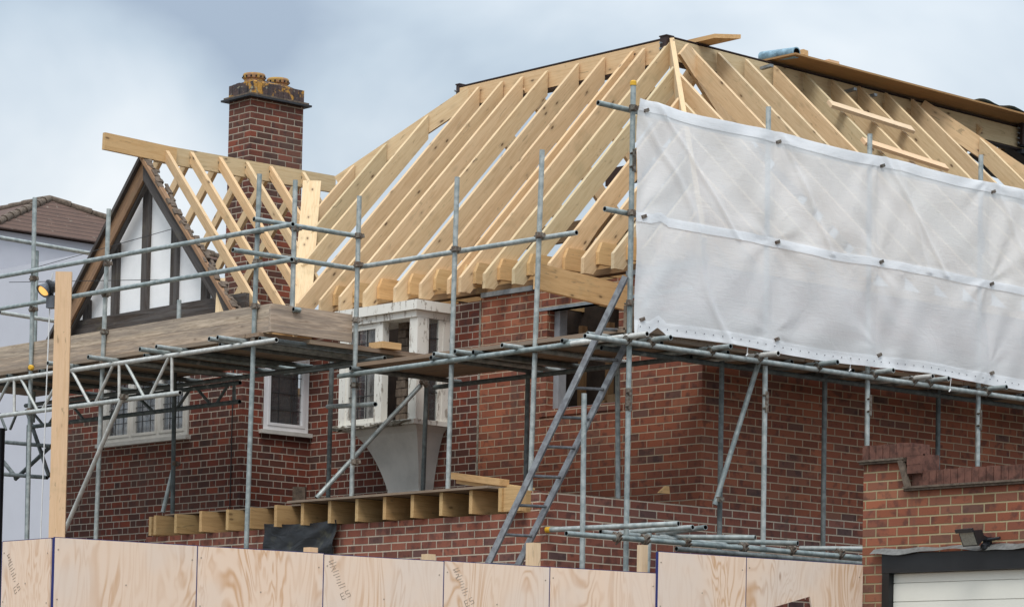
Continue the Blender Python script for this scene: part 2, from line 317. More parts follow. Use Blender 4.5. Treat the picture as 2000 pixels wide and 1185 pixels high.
# ------------------------------------------------------------------ mesh builder
class MB:
    def __init__(s): s.v = []; s.f = []; s.g = []; s.mi = []; s.sm = []; s.off = V((random.uniform(0, 40), random.uniform(0, 40), random.uniform(0, 40)))
    def add(s, vs, fs, gs=None, mi=0, smooth=False):
        n = len(s.v); s.v += [V(q) for q in vs]
        if gs is None: gs = vs
        s.g += [V(q)+s.off for q in gs]
        for q in fs: s.f.append([n+i for i in q]); s.mi.append(mi); s.sm.append(smooth)
    BF = [(0, 3, 2, 1), (4, 5, 6, 7), (0, 1, 5, 4), (1, 2, 6, 5), (2, 3, 7, 6), (3, 0, 4, 7)]
    def box(s, x0, x1, y0, y1, z0, z1, mi=0, grain=0):
        vs = [V(q) for q in ((x0, y0, z0), (x1, y0, z0), (x1, y1, z0), (x0, y1, z0), (x0, y0, z1), (x1, y0, z1), (x1, y1, z1), (x0, y1, z1))]
        gs = [V((q[grain], q[(grain+1) % 3], q[(grain+2) % 3])) for q in vs]
        s.add(vs, s.BF, gs, mi)
        return s
    def beam(s, p0, p1, w, h, up=(0, 0, 1), mi=0, top=False):
        p0 = V(p0); p1 = V(p1); d = (p1-p0); L = d.length; d.normalize()
        side = d.cross(V(up)).normalized(); u = side.cross(d)
        o = random.uniform(0, 3)
        vs = []; gs = []
        lo, hi = (-h, 0) if top else (-h/2, h/2)
        for q, t_ in ((p0, 0), (p1, L)):
            for sx, uz in ((-w/2, lo), (w/2, lo), (w/2, hi), (-w/2, hi)):
                vs.append(q+side*sx+u*uz); gs.append((t_+o, sx+o, uz))
        s.add(vs, [(0, 1, 2, 3), (7, 6, 5, 4), (0, 4, 5, 1), (1, 5, 6, 2), (2, 6, 7, 3), (3, 7, 4, 0)], gs, mi)
        return s
    def prism(s, poly, ext, mi=0, along=None):
        ext = V(ext); poly = [V(q) for q in poly]; n = len(poly)
        al = V(along).normalized() if along else (poly[1]-poly[0]).normalized()
        e = ext.normalized(); pe = al.cross(e).normalized(); o = random.uniform(0, 3)
        vs = poly+[q+ext for q in poly]; gs = [(q.dot(al)+o, q.dot(e)+o, q.dot(pe)) for q in vs]
        nrm = (poly[1]-poly[0]).cross(poly[2]-poly[1])
        a_, b_ = list(range(n)), list(range(n, 2*n))
        fs = [a_[::-1], b_]+[(i, (i+1) % n, n+(i+1) % n, n+i) for i in range(n)]
        if nrm.dot(ext) < 0: fs = [q[::-1] for q in fs]
        s.add(vs, fs, gs, mi); return s
    def tube(s, p0, p1, r_=.0242, seg=12, ends=True, mi=0, bore=None, r1=None):
        p0 = V(p0); p1 = V(p1); d = (p1-p0).normalized(); r1 = r1 or r_
        a_ = d.orthogonal().normalized(); b_ = d.cross(a_)
        def ring(c, rr): return [c+(a_*math.cos(2*math.pi*i/seg)+b_*math.sin(2*math.pi*i/seg))*rr for i in range(seg)]
        s.add(ring(p0, r_)+ring(p1, r1), [(i, (i+1) % seg, seg+(i+1) % seg, seg+i) for i in range(seg)], None, mi, True)
        if ends:
            for c, dd, rr in ((p0, d, r_), (p1, -d, r1)):
                if bore is None:
                    s.add(ring(c, rr), [tuple(range(seg)) if dd == d else tuple(range(seg))[::-1]], None, mi)
                else:   # open bore: annulus + inner wall + recessed dark plug
                    A = ring(c, rr); B = ring(c, rr*.8); D = ring(c+dd*.05, rr*.8)
                    s.add(A+B, [(i, seg+i, seg+(i+1) % seg, (i+1) % seg) for i in range(seg)], None, mi)
                    s.add(B+D, [(i, seg+i, seg+(i+1) % seg, (i+1) % seg) for i in range(seg)], None, bore)
                    s.add(D, [tuple(range(seg))], None, bore)
        return s
    def lathe(s, c, prof, seg=16, mi=0, axis=(0, 0, 1)):
        ax = V(axis).normalized(); a_ = ax.orthogonal().normalized(); b_ = ax.cross(a_); c = V(c); vs = []
        for rr, h in prof:
            for i in range(seg):
                t_ = 2*math.pi*i/seg; vs.append(c+ax*h+(a_*math.cos(t_)+b_*math.sin(t_))*rr)
        fs = []
        for k in range(len(prof)-1):
            for i in range(seg): fs.append((k*seg+i, k*seg+(i+1) % seg, (k+1)*seg+(i+1) % seg, (k+1)*seg+i))
        fs.append(tuple(range(seg))[::-1]); fs.append(tuple(range((len(prof)-1)*seg, len(prof)*seg)))
        s.add(vs, fs, None, mi, False); return s
    def grid(s, fn, nu, nv, mi=0, smooth=True, thick=None):
        vs = [fn(i/nu, j/nv) for i in range(nu+1) for j in range(nv+1)]
        fs = [(i*(nv+1)+j, (i+1)*(nv+1)+j, (i+1)*(nv+1)+j+1, i*(nv+1)+j+1) for i in range(nu) for j in range(nv)]
        s.add(vs, fs, None, mi, smooth); return s
    def build(s, name, mat, parent=None):
        off = V((0, 0, 0))
        root = parent
        while root is not None and root.parent is not None: root = root.parent
        if root is not None: off = V(root.location)
        elif s.v:
            xs = [q.x for q in s.v]; ys = [q.y for q in s.v]; zs = [q.z for q in s.v]
            off = V(((min(xs)+max(xs))/2, (min(ys)+max(ys))/2, min(zs)))
        me = bpy.data.meshes.new(name); me.from_pydata([q-off for q in s.v], [], s.f)
        for m_ in (mat if isinstance(mat, (list, tuple)) else [mat]): me.materials.append(m_)
        me.polygons.foreach_set('material_index', s.mi); me.polygons.foreach_set('use_smooth', s.sm)
        at_ = me.attributes.new('gco', 'FLOAT_VECTOR', 'POINT'); at_.data.foreach_set('vector', [c for q in s.g for c in q])
        me.update()
        o = bpy.data.objects.new(name, me); col.objects.link(o)
        if parent is not None: o.parent = parent
        else: o.location = off
        return o
def tag(o, label, cat, group=None):
    o['label'] = label; o['category'] = cat
    if group: o['group'] = group
    return o
def thing(name, label, cat, loc=(0, 0, 0), group=None):
    o = bpy.data.objects.new(name, None); col.objects.link(o); o.location = loc; o.empty_display_size = .3
    return tag(o, label, cat, group)
def struct(o): o['kind'] = 'structure'; return o
def wall(axis, pos, th, u0, u1, z0, z1, holes=()):
    """wall with rectangular openings; axis 1: plane Y=pos..pos+th running in X; axis 0: plane X=pos..pos+th running in Y"""
    us = sorted({u0, u1, *[h[0] for h in holes], *[h[1] for h in holes]}); zs = sorted({z0, z1, *[h[2] for h in holes], *[h[3] for h in holes]})
    us = [q for q in us if u0 <= q <= u1]; zs = [q for q in zs if z0 <= q <= z1]
    def solid(i, j):
        if i < 0 or j < 0 or i >= len(us)-1 or j >= len(zs)-1: return False
        cu, cz = (us[i]+us[i+1])/2, (zs[j]+zs[j+1])/2
        return not any(h[0] < cu < h[1] and h[2] < cz < h[3] for h in holes)
    mb = MB()
    def P(u, w, z): return (u, w, z) if axis == 1 else (w, u, z)
    for i in range(len(us)-1):
        for j in range(len(zs)-1):
            if not solid(i, j): continue
            a0, a1, b0, b1 = us[i], us[i+1], zs[j], zs[j+1]; w0, w1 = pos, pos+th
            Q = []
            Q.append([P(a0, w0, b0), P(a1, w0, b0), P(a1, w0, b1), P(a0, w0, b1)])
            Q.append([P(a1, w1, b0), P(a0, w1, b0), P(a0, w1, b1), P(a1, w1, b1)])
            if not solid(i-1, j): Q.append([P(a0, w1, b0), P(a0, w0, b0), P(a0, w0, b1), P(a0, w1, b1)])
            if not solid(i+1, j): Q.append([P(a1, w0, b0), P(a1, w1, b0), P(a1, w1, b1), P(a1, w0, b1)])
            if not solid(i, j-1): Q.append([P(a0, w1, b0), P(a1, w1, b0), P(a1, w0, b0), P(a0, w0, b0)])
            if not solid(i, j+1): Q.append([P(a0, w0, b1), P(a1, w0, b1), P(a1, w1, b1), P(a0, w1, b1)])
            for q in Q: mb.add(q, [(0, 1, 2, 3)])
    return mb
T = M['timber']

# ================================================================== HOUSE
house = thing('brick_house', 'red brick house under reconstruction with open timber roof and timbered gable', 'house', (-4, 2, 0))
EX = -1.942          # front of the single storey extension
bx0, bx1, by = -9.66, -6.104, -.926
ZT = 5.62
wallt = .1
# main front wall: new brick and old brick butt at x=-3.25
MB_ = wall(1, 0, wallt, -3.25, 0, 3.334, ZT, [(-2.22, -1.17, 4.40, 5.40)]); MB_.build('new_brick_wall', M['brick_new'], house)
wall(1, -.004, .104, -6.104, -3.25, 0, 5.6, [(-5.2, -3.85, 4.4, 5.5)]).build('old_brick_wall', M['brick_old'], house)
wall(0, -.1, .1, .1, 9.2, 3.33, ZT).build('side_wall', M['brick_new'], house)
wall(0, -.1, .1, EX+.1, 9.2, 0, 3.33).build('lower_side_wall', M['brick_ext'], house)
# bay: projects to y=-.926
wall(1, by, .1, bx0, bx1, 0, 5.32, [(-8.83, -7.09, 4.37, 5.14)]).build('bay_wall', M['brick_old'], house)
wall(0, bx1-.1, .1, by+.1, -.004, 0, 5.4, [(-.64, -.02, 4.37, 5.25)]).build('bay_side_wall', M['brick_old'], house)
wall(0, bx0, .1, by+.1, 4, 0, 5.3).build('far_side_wall', M['brick_old'], house)
wall(1, 4.6, .2, bx0, -.1, 0, 5.3, [(-8.5, -7.2, 3.4, 4.9), (-2, -.8, 3.4, 4.9)]).build('rear_wall', M['brick_old'], house)
# extension
wall(1, EX, .1, -6.376, 0, 0, 3.155).build('extension_wall', M['brick_ext'], house)
wall(1, EX, .1, -.22, -.1, 3.158, 3.345).build('parapet_return', M['brick_ext'], house)
# uneven top courses of the parapet
mb = MB()
for y0, y1, z in ((-1.9, -.6, 3.335), (-.6, .05, 3.335)): pass
# inner blockwork + interior
wall(1, .1, .1, -3.2, -.2, 0, ZT-.02, [(-2.14, -1.2, 4.42, 5.42)]).build('blockwork_leaf', M['block'], house)
# mortar column between old and new brick
MB().box(-3.262, -3.238, -.008, 0, 3.3, 5.6).build('mortar_joint', M['moss'], house)
MB().box(-9.5, -.12, .22, 4.5, 2.75, 2.9).build('first_floor', M['interior'], house)
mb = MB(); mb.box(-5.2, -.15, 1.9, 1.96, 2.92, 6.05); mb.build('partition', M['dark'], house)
for i in range(9):
    MB().box(-3.9+i*.42, -3.85+i*.42, 1.2, 1.28, 2.92, 5.45, grain=2).build('stud', M['interior'], house)
mb = MB()
for z in (4.85, 5.08, 5.3): mb.box(-3.5, -.4, 1.6, 1.66, z, z+.1)
mb.build('interior_shelving', M['plaster'], house)
for x0, z0 in ((-2.05, 4.5), (-1.85, 4.55), (-1.6, 4.45)):
    MB().box(x0, x0+.16, .5, .75, z0-1.5, z0+.02, grain=2).build('interior_timber', M['interior'], house)
MB().box(-6.0, -.15, 1.5, 1.55, 2.9, 5.45).build('inner_partition', M['dark'], house)
# steel lintels and damp course over the openings
MB().box(-2.35, -.15, -.006, .12, 5.40, 5.43).build('steel_lintel', M['steelplate'], house)
for x0, x1 in ((-3.22, -2.42), (-1.05, -.1)):
    MB().box(x0, x1, -.03, .11, ZT+.002, ZT+.05).build('damp_course', M['steelplate'], house)
MB().box(-6.0, -.05, -.02, .1, ZT+.05, ZT+.11).build('wall_plate', M['interior'], house)
MB().box(-.09, .02, .1, 9.2, ZT+.004, ZT+.09, grain=1).build('wall_plate', T, house)
# sill course under opening
MB().box(-2.3, -1.1, -.012, .11, 4.33, 4.398).build('sill_course', M['brick_new'], house)

# ---- main roof
YR, ZR, XR = 2.21, 8.62, -2.78
YF, ZF = -.35, 5.79
kf = (ZR-ZF)/(YR-YF)                       # front pitch
XE = .35; kr = (ZR-ZF)/(XE-XR)             # right pitch
def zf(y): return ZF+kf*(y-YF)
def zr(x): return ZR-kr*(x-XR)
W = .047
def front_rafter(x, ytop, ybot=None, d=.19):
    dv = d*math.sqrt(1+kf*kf); x = x-W/2
    yb = YF if ybot is None else ybot
    pl = [(x, ytop, zf(ytop)), (x, yb, zf(yb))]
    if ybot is None:
        drop = .15; pl += [(x, yb, zf(yb)-drop), (x, yb+(dv-drop)/kf, zf(yb)-drop)]
    else: pl += [(x, yb, zf(yb)-dv)]
    pl += [(x, ytop, zf(ytop)-dv)]
    MB().prism(pl, (W, 0, 0), along=(0, 1, kf)).build('rafter', T, house)
def right_rafter(y, xtop, xbot=None, d=.19):
    dv = d*math.sqrt(1+kr*kr); y = y-W/2
    xb = XE if xbot is None else xbot
    pl = [(xtop, y, zr(xtop)), (xb, y, zr(xb))]
    if xbot is None: pl += [(xb, y, zr(xb)-.15), (xb-(dv-.15)/kr, y, zr(xb)-.15)]
    else: pl += [(xb, y, zr(xb)-dv)]
    pl += [(xtop, y, zr(xtop)-dv)]
    MB().prism(pl, (0, W, 0), along=(1, 0, -kr)).build('rafter', T, house)
tops = [936, 981.6, 1020.9, 1069, 1129.7, 1180.4, 1236, 1258.9]
XS = [on(x, 168-.2206*(x-917), 1, YR)[0]+W/2 for x in tops]
for x in XS: front_rafter(x, YR-.03)
JX = [-2.8, -2.35, -1.82, -1.33, -.9, -.48, -.08]
for x in JX: front_rafter(x, min(YR-.03, YR-(x-XR)*.818-.03))
# left hip and its jacks
HL = V((-6.16, YR, ZR)); HB = onp(654, 346, (0, -kf, 1), ZF-kf*YF)
MB().beam(HL+V((0, 0, .0)), HB, .047, .2, top=True).build('hip_rafter', T, house)
gx, gz, kg = -7.87, 7.70, 1.045
def zg(x): return gz-kg*abs(x-gx)
def yval(x): return YF+(zg(x)-ZF)/kf       # valley line y at x
leftx = [onp(q[0], q[1], (0, -kf, 1), ZF-kf*YF).x for q in ((828, 234), (749, 286), (690, 324))]
hipy = lambda x: HL.y+(x-HL.x)*(HB.y-HL.y)/(HB.x-HL.x)
for x in leftx:
    yt = YR-.03 if x > HL.x else hipy(x)-.03
    yb = None if x > -5.75 else yval(x)+.04
    if yb is None or yt-yb > .15: front_rafter(x, yt, yb)
# hip at the front right corner, jack rafters of the right slope
MB().beam((XR, YR, ZR+.02), (XE+.03, YF-.03, ZF), .05, .22, top=True).build('hip_rafter', T, house)
def rY(xp): return onp(xp, 73.7+.2797*(xp-1342), (1, 0, 0), XR)[1]
RYS = [rY(q) for q in (1342, 1400, 1454, 1510, 1568, 1622, 1674.5, 1727, 1778)]
FH = rY(1806)                               # far hip start
for y in RYS: right_rafter(y, XR+.03)
for y in (YR-.45, YR-.85, YR-1.25, YR-1.65, YR-2.05): right_rafter(y, XR+(YR-y)/.818+.03)
FX, FYE = XE, FH+2.9
MB().beam((XR, FH, ZR), (FX, FYE, ZF), .05, .21, top=True).build('hip_rafter', T, house)
for k in range(1, 6):
    y = FH+.42*k; right_rafter(y, XR+(y-FH)*(XE-XR)/2.9+.04)
# ridges: steel beams clad in timber
def ridge(p0, p1, out, nm='ridge_beam'):
    p0, p1 = V(p0), V(p1)
    rb = MB().beam(p0, p1, .12, .012, mi=0); rb.beam(p0-V((0, 0, .27)), p1-V((0, 0, .27)), .12, .012); rb.beam(p0-V((0, 0, .135)), p1-V((0, 0, .135)), .012, .26)
    rb = rb.build(nm, M['steel'], house)
    MB().beam(p0+V(out)*.035-V((0, 0, .135)), p1+V(out)*.035-V((0, 0, .135)), .045, .235).build('infill_timber', T, rb)
ridge((-6.3, YR+.05, ZR+.03), (XR-.1, YR+.05, ZR+.03), (0, -1, 0))
ridge((XR-.06, YR-.02, ZR+.03), (XR-.1, 8.25, ZR-.03), (1, 0, 0))
# steel end plates with bolts
def plate(p, dx, dy, h=.3):
    mb = MB().box(p[0]-dx, p[0]+dx, p[1]-dy, p[1]+dy, p[2]-h, p[2]+.03)
    mb.box(p[0]-dx-.008, p[0]+dx+.008, p[1]-dy-.008, p[1]+dy+.008, p[2]+.032, p[2]+.045)
    for k in range(4): mb.tube((p[0]-.02, p[1]-dy-.03, p[2]-.04-k*.06), (p[0]-.02, p[1]-dy, p[2]-.04-k*.06), .012, 6, mi=1)
    return mb.build('steel_plate', [M['steel'], M['steelplate']], house)
plate((-6.32, YR+.05, ZR+.02), .03, .06, .22); plate((XR-.06, YR-.02, ZR+.0), .05, .05, .24); plate((XR+.02, 8.18, ZR-.02), .03, .12, .24)
# small cleats on the right ridge
for xp in (1487, 1650, 1690):
    P_ = onp(xp, 73.7+.2797*(xp-1342)+20, (1, 0, 0), XR+.03)
    MB().beam(P_, P_+V((.16, .0, .01)), .05, .03).build('steel_cleat', M['steelplate'], house)
# rear slopes, sparse, seen through the front rafters
for k in range(9):
    x = -6.0+k*.42; z2 = ZR-.95*2.5
    if k % 2 == 0:
        MB().beam((x, YR+.1, ZR-.05), (x, YR+2.6, z2), W, .19, top=True).build('rear_rafter', T, house)
for k in range(12):
    y = YR+.5+k*.42
    MB().beam((XR-.1, y, ZR-.05), (XR-2.4, y, ZR-2.3), W, .19, top=True).build('rear_rafter', T, house)
MB().beam((-7.2, 2.9, 6.9), (-3.0, 2.9, 6.9), .07, .22).build('purlin', M['interior'], house)
MB().beam((-4.9, 3.3, 7.55), (-3.2, 3.3, 7.55), .1, .2).build('purlin', M['steel'], house)
MB().beam((-1.6, .9, 7.0), (-1.6, 8, 7.0), .07, .2).build('purlin', M['interior'], house)
MB().box(-4.3, -3.3, 3.6, 4.1, 7.0, 7.6).build('water_tank', M['dark'], house)
# ceiling joists poking past each rafter foot
for x in [q for q in XS+JX if q > -5.75]:
    xx = x+W/2+.004
    z0, z1 = ZT+.12, ZT+.34
    yb = -.2
    ycut = YF+(z1-ZF)/kf+.02
    MB().prism([(xx, 2.4, z0), (xx, 2.4, z1), (xx, ycut+.02, z1), (xx, yb, z1-.1), (xx, yb, z0)], (W, 0, 0), along=(0, 1, 0)).build('ceiling_joist', M['timber_warm'], house)
# ---- gable roof over the bay
YG0, YG1 = -1.67, 1.62
MB().beam((gx, -.95, gz-.08), (gx, YG1, gz-.08), .047, .2).build('gable_ridge', T, house)
MB().beam((gx+.05, YG0, gz-.06), (gx+.05, -.7, gz-.09), .047, .19).build('gable_ridge', M['timber_warm'], house)
gy = [on(q, 285+(q-320)*.175, 0, gx)[1] for q in (320, 372, 428, 480, 527, 590)]
for y in gy:
    for sgn in (1, -1):
        xe = gx+sgn*2.14
        if sgn > 0:
            # stop on the valley
            xs = gx
            while xs < gx+2.14 and (yval(xs) > y): xs += .02
            xe = xs if xs < gx+2.1 else xe
            if yval(gx+.05) < y: continue
            xe2 = gx
            q = gx
            while q < gx+2.14 and yval(q) > y: q += .02
            xe = q if yval(gx) > y else gx+2.14
        if sgn > 0 and xe < gx+2.1: xe = min(xe+.38, gx+2.14)
        if abs(xe-gx) < .15: continue
        MB().beam((gx+sgn*.03, y, gz), (xe, y, zg(xe)), .047, .1, top=True).build('gable_rafter', T, house)
MB().beam((gx+.22, 1.12, gz-.13), (-5.72, -.46, zg(-5.72)+.03), .21, .045, top=True).build('valley_board', T, house)
MB().box(bx1-.1, bx1+.0, -.9, .3, 5.4, 5.5, grain=1).build('gable_plate', M['timber_warm'], house)
MB().box(bx0, bx0+.1, -.9, 3.5, 5.302, 5.4, grain=1).build('gable_plate', M['timber_warm'], house)
MB().beam((-8.9, .7, 5.75), (-6.2, .7, 5.75), .05, .15).build('gable_tie', M['timber_warm'], house)
MB().beam((-9.2, 2.0, 6.1), (-6.0, 2.0, 6.3), .06, .2).build('gable_tie', M['timber_warm'], house)
MB().beam(on(432, 545, 1, -1.0), on(428, 625, 1, -1.15), .09, .045).build('gable_strut', T, house)
# ---- half timbered gable wall
gw = MB()
pl = [(bx0+.12, by+.03, 5.325), (bx1-.1, by+.03, 5.325), (gx+.0, by+.03, 7.42)]
zb = 5.325
pl = [(bx0+.1, by+.02, zb), (bx1-.02, by+.02, zb), (bx1-.06, by+.02, zg(bx1)-.46), (gx-.12, by+.02, gz-.28), (bx0+.1, by+.02, zg(bx0+.1)-.13)]
gwo = MB().prism(pl, (0, .1, 0)).build('gable_wall', M['render_w'], house)
MB().box(bx0+.0, bx1+.06, by-.045, by+.018, 5.5, 5.85, grain=0).build('gable_beam', M['oldoak'], gwo)
for xp, w_ in ((172, 13), (226, 17), (284, 17), (341, 17), (402, 17)):
    q = on(xp, 480, 1, by-.02)[0]; ww = .12
    zt = gz-.3-kg*abs(q-gx+.06)-(.12 if q > gx else 0)
    MB().box(q-ww/2, q+ww/2, by-.03, by+.016, 5.854, zt, grain=2).build('gable_stud', M['oldoak'], gwo)
Yb = -1.1
A_ = V((gx, Yb, 7.55))
for sgn, nm, mt, ex in ((-1, 'barge_board', 'oakbrown', 1.86), (1, 'barge_board', 'oldoak', 1.98)):
    B_ = V((gx+sgn*ex, Yb, 7.55-kg*ex))
    o_ = MB().prism([A_, B_, B_-V((0, 0, .26)), A_-V((0, 0, .26))], (0, .035, 0), along=B_-A_).build(nm, M[mt], gwo)
    MB().prism([A_+V((0, -.05, .03)), B_+V((0, -.05, .03)), B_+V((0, -.05, -.03)), A_+V((0, -.05, -.03))], (0, .06, 0), along=B_-A_).build('barge_moulding', M['oakbrown' if sgn > 0 else 'oldoak'], o_)
    MB().prism([A_+V((0, .04, -.15)), B_+V((0, .04, -.15)), B_+V((0, .04, -.29)), A_+V((0, .04, -.3))], (0, .05, 0), along=B_-A_).build('barge_backing', M['oldoak'], o_)
# broken tile bedding along the right verge
mb = MB(); L_ = 46
for k in range(L_):
    t_ = (k+.5)/L_; q = A_+V((1, 0, -kg))*1.98*t_+V((0, random.uniform(-.02, .07), random.uniform(.02, .04)))
    s_ = random.uniform(.015, .04)
    mb.beam(q-V((s_, 0, -s_*kg*random.uniform(.6, 1.2))), q+V((s_, random.uniform(-.02, .02), -s_*kg)), random.uniform(.03, .1), random.uniform(.015, .035), mi=0)
mb.build('broken_tile_bedding', M['tile_crease'], house)
# ---- chimney
cxn, cyn = -8.97, 1.17
ch = MB().box(cxn-.45, cxn, cyn, cyn+.79, 5.0, 8.76).build('chimney', M['brick_chim'], house)
def ringb(g0, z0, z1): return MB().box(cxn-.45-g0, cxn+g0, cyn-g0, cyn+.79+g0, z0, z1)
ringb(.075, 8.762, 8.785).build('tile_course', M['slate'], ch)
ringb(.05, 8.79, 8.812).build('tile_course', M['tile_crease'], ch)
mb = MB(); zt0, zt1 = 8.815, 8.965
n = 10
for k in range(n):
    y0 = cyn+k*.079; mb.box(cxn-.1, cxn+.012+random.uniform(-.004, .004), y0+.003, y0+.076, zt0, zt1+random.uniform(-.008, .008))
    mb.box(cxn-.46, cxn-.36, y0+.003, y0+.076, zt0, zt1)
for k in range(6):
    x0 = cxn-.45+k*.075; mb.box(x0+.003, x0+.072, cyn-.012+random.uniform(-.004, .004), cyn+.1, zt0, zt1+random.uniform(-.008, .008)) if k < 5 else None
mb.box(cxn-.4, cxn-.08, cyn+.08, cyn+.71, zt0, zt1-.01)
mb.build('soldier_course', M['lichen'], ch)
mb = MB()
mb.add([(cxn-.42, cyn+.03, zt1-.005), (cxn-.03, cyn+.03, zt1-.005), (cxn-.03, cyn+.76, zt1-.005), (cxn-.42, cyn+.76, zt1-.005),
        (cxn-.3, cyn+.17, zt1+.07), (cxn-.15, cyn+.17, zt1+.07), (cxn-.15, cyn+.62, zt1+.07), (cxn-.3, cyn+.62, zt1+.07)], MB.BF)
mb.build('flaunching', M['lichen'], ch)
for yy in (.2, .56):
    pot = MB().lathe((cxn-.225, cyn+yy, zt1+.01), [(.12, 0), (.12, .06), (.135, .07), (.14, .11), (.13, .13), (.09, .135), (.09, .02)], 20).build('chimney_pot', M['pot'], ch)
    mb = MB()
    for k in range(14):
        t_ = 2*math.pi*k/14; mb.box(cxn-.225+.137*math.cos(t_)-.008, cxn-.225+.137*math.cos(t_)+.008, cyn+yy+.137*math.sin(t_)-.008, cyn+yy+.137*math.sin(t_)+.008, zt1+.085, zt1+.105)
    mb.build('pot_vent', M['hole'], pot)
# ---- windows
def casement(name, axis, pos, u0, u1, z0, z1, lights, mat, out, bar=.055, sill=True, leadn=(2, 3), lace=False, fth=.06, glass=True):
    """window filling u0..u1, z0..z1 on a plane; out = outward sign along the other axis"""
    def B(mb, a0, a1, w0, w1, b0, b1, mi=0):
        w0, w1 = sorted((pos+out*w0, pos+out*w1))
        return mb.box(a0, a1, w0, w1, b0, b1, mi) if axis == 1 else mb.box(w0, w1, a0, a1, b0, b1, mi)
    mb = MB()
    B(mb, u0, u1, -fth, 0, z0, z0+bar); B(mb, u0, u1, -fth, 0, z1-bar, z1)
    for k in range(lights+1):
        uu = u0+(u1-u0-bar)*k/lights; B(mb, uu, uu+bar, -fth, 0, z0+bar, z1-bar)
    w = mb.build(name, mat, house)
    step = (u1-u0-bar)/lights
    for k in range(lights):
        a0, a1 = u0+step*k+bar, u0+step*(k+1)
        if bar > .05:
            sb = MB(); q = .03
            B(sb, a0, a1, -.05, .008, z0+bar, z0+bar+q); B(sb, a0, a1, -.05, .008, z1-bar-q, z1-bar)
            B(sb, a0, a0+q, -.05, .008, z0+bar+q, z1-bar-q); B(sb, a1-q, a1, -.05, .008, z0+bar+q, z1-bar-q); sb.build('casement_frame', mat, w)
        if glass:
            g = MB(); B(g, a0, a1, -.035, -.031, z0+bar, z1-bar); g = g.build('pane', M['glass'], w)
        ld = MB(); nx, nz = leadn
        for i in range(1, nx+1): uu = a0+(a1-a0)*i/(nx+1); B(ld, uu-.004, uu+.004, -.03, -.024, z0+bar, z1-bar)
        for j in range(1, nz+1): zz = z0+bar+(z1-z0-2*bar)*j/(nz+1); B(ld, a0, a1, -.0295, -.0245, zz-.004, zz+.004)
        ld.build('lead_lattice', M['lead'], w)
    if sill:
        sl = MB(); B(sl, u0-.06, u1+.06, -.02, .06, z0-.045, z0-.002); sl.build('sill', M['greywin'] if mat != M['white'] else M['white'], w)
    if lace:
        lc = MB(); B(lc, u0+bar, u1-bar, -.12, -.115, z0+bar+.03, z0+(z1-z0)*.62); lc.build('net_curtain', M['lace'], w)
    return w
casement('casement_window', 1, by-.01+.0, -8.80, -7.11, 4.375, 5.135, 3, M['greywin'], -1, lace=True, leadn=(2, 3))
casement('casement_window', 0, bx1-.0, -.635, -.025, 4.40, 5.24, 1, M['upvc'], 1, leadn=(2, 3))
MB().box(bx1-.35, bx1-.2, -.8, -.1, 4.2, 5.3).build('reflection_backing', M['tile_crease'], house)  # brownish board added behind the pane, standing in for the glass's reflection
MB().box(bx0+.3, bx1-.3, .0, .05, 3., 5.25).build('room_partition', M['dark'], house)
# ---- oriel window
ox0, ox1, oy, oz0, oz1 = -5.02, -3.72, -.45, 4.37, 5.6
wm = M['white']
ow = MB()
ow.box(ox0-.03, ox1+.05, oy-.06, -.006, oz1-.1, oz1)           # head
ow.box(ox0, ox1, oy-.02, -.006, oz1-.17, oz1-.102)
ow.box(ox0-.03, ox1+.03, oy-.05, -.006, oz0-.05, oz0)
ow.box(ox1-.13, ox1, oy, oy+.13, oz0, oz1-.172); ow.box(ox0, ox0+.11, oy, oy+.11, oz0, oz1-.172)
ow.box(ox0+.63, ox0+.72, oy+.005, oy+.09, oz0, oz1-.172)
ow.box(ox1-.09, ox1-.002, -.1, -.006, oz0, oz1-.172); ow.box(ox0, ox0+.09, -.1, -.006, oz0, oz1-.172)
ow.box(ox0+.11, ox0+.15, oy+.01, oy+.06, oz0, oz1-.172); ow.box(ox0+.59, ox0+.628, oy+.01, oy+.06, oz0, oz1-.172)
ow.box(ox0+.15, ox0+.59, oy+.012, oy+.06, oz1-.23, oz1-.174); ow.box(ox0+.15, ox0+.59, oy+.012, oy+.06, oz0, oz0+.06)
ow.box(ox1-.05, ox1-.01, oy+.13, oy+.16, oz0, oz1-.172); ow.box(ox1-.05, ox1-.01, -.15, -.102, oz0, oz1-.172)
ow = ow.build('oriel_window', wm, house)
MB().box(ox0+.15, ox0+.59, oy+.03, oy+.034, oz0+.06, oz1-.23).build('pane', M['glass'], ow)
MB().box(ox1-.034, ox1-.03, oy+.16, -.15, oz0, oz1-.172).build('pane', M['glass'], ow)
ld = MB()
for q in (.3, .44): ld.box(ox0+q-.005, ox0+q+.005, oy+.02, oy+.028, oz0+.06, oz1-.23)
for q in (.3, .58, .86): ld.box(ox0+.15, ox0+.59, oy+.0195, oy+.0285, oz0+q-.005, oz0+q+.005); ld.box(ox1-.028, ox1-.02, oy+.16, -.15, oz0+q-.005, oz0+q+.005)
ld.build('lead_lattice', M['lead'], ow)
mb = MB()
rw = random.Random(3)
for k in range(12): mb.box(ox0+.74+rw.uniform(0, .03), ox0+.9+rw.uniform(-.02, .03), oy+.18, oy+.3, oz0+.02+k*.088, oz0+.1+k*.088)
mb.build('rough_brick_pier', M['tile_crease'], ow)
mb = MB()
for k in range(7): mb.box(ox0+1.0, ox1-.15, .45, .5, oz0+.05+k*.17, oz0+.17+k*.17, grain=0)
mb.build('interior_boarding', M['plaster'], ow)
MB().box(ox0+.98, ox0+1.03, -.1, -.05, oz0, oz1-.2, grain=2).build('inner_stud', M['interior'], ow)
MB().box(-6.0, ox1+.5, .9, .95, oz0-.4, 6.0).build('room_back', M['dark'], ow)
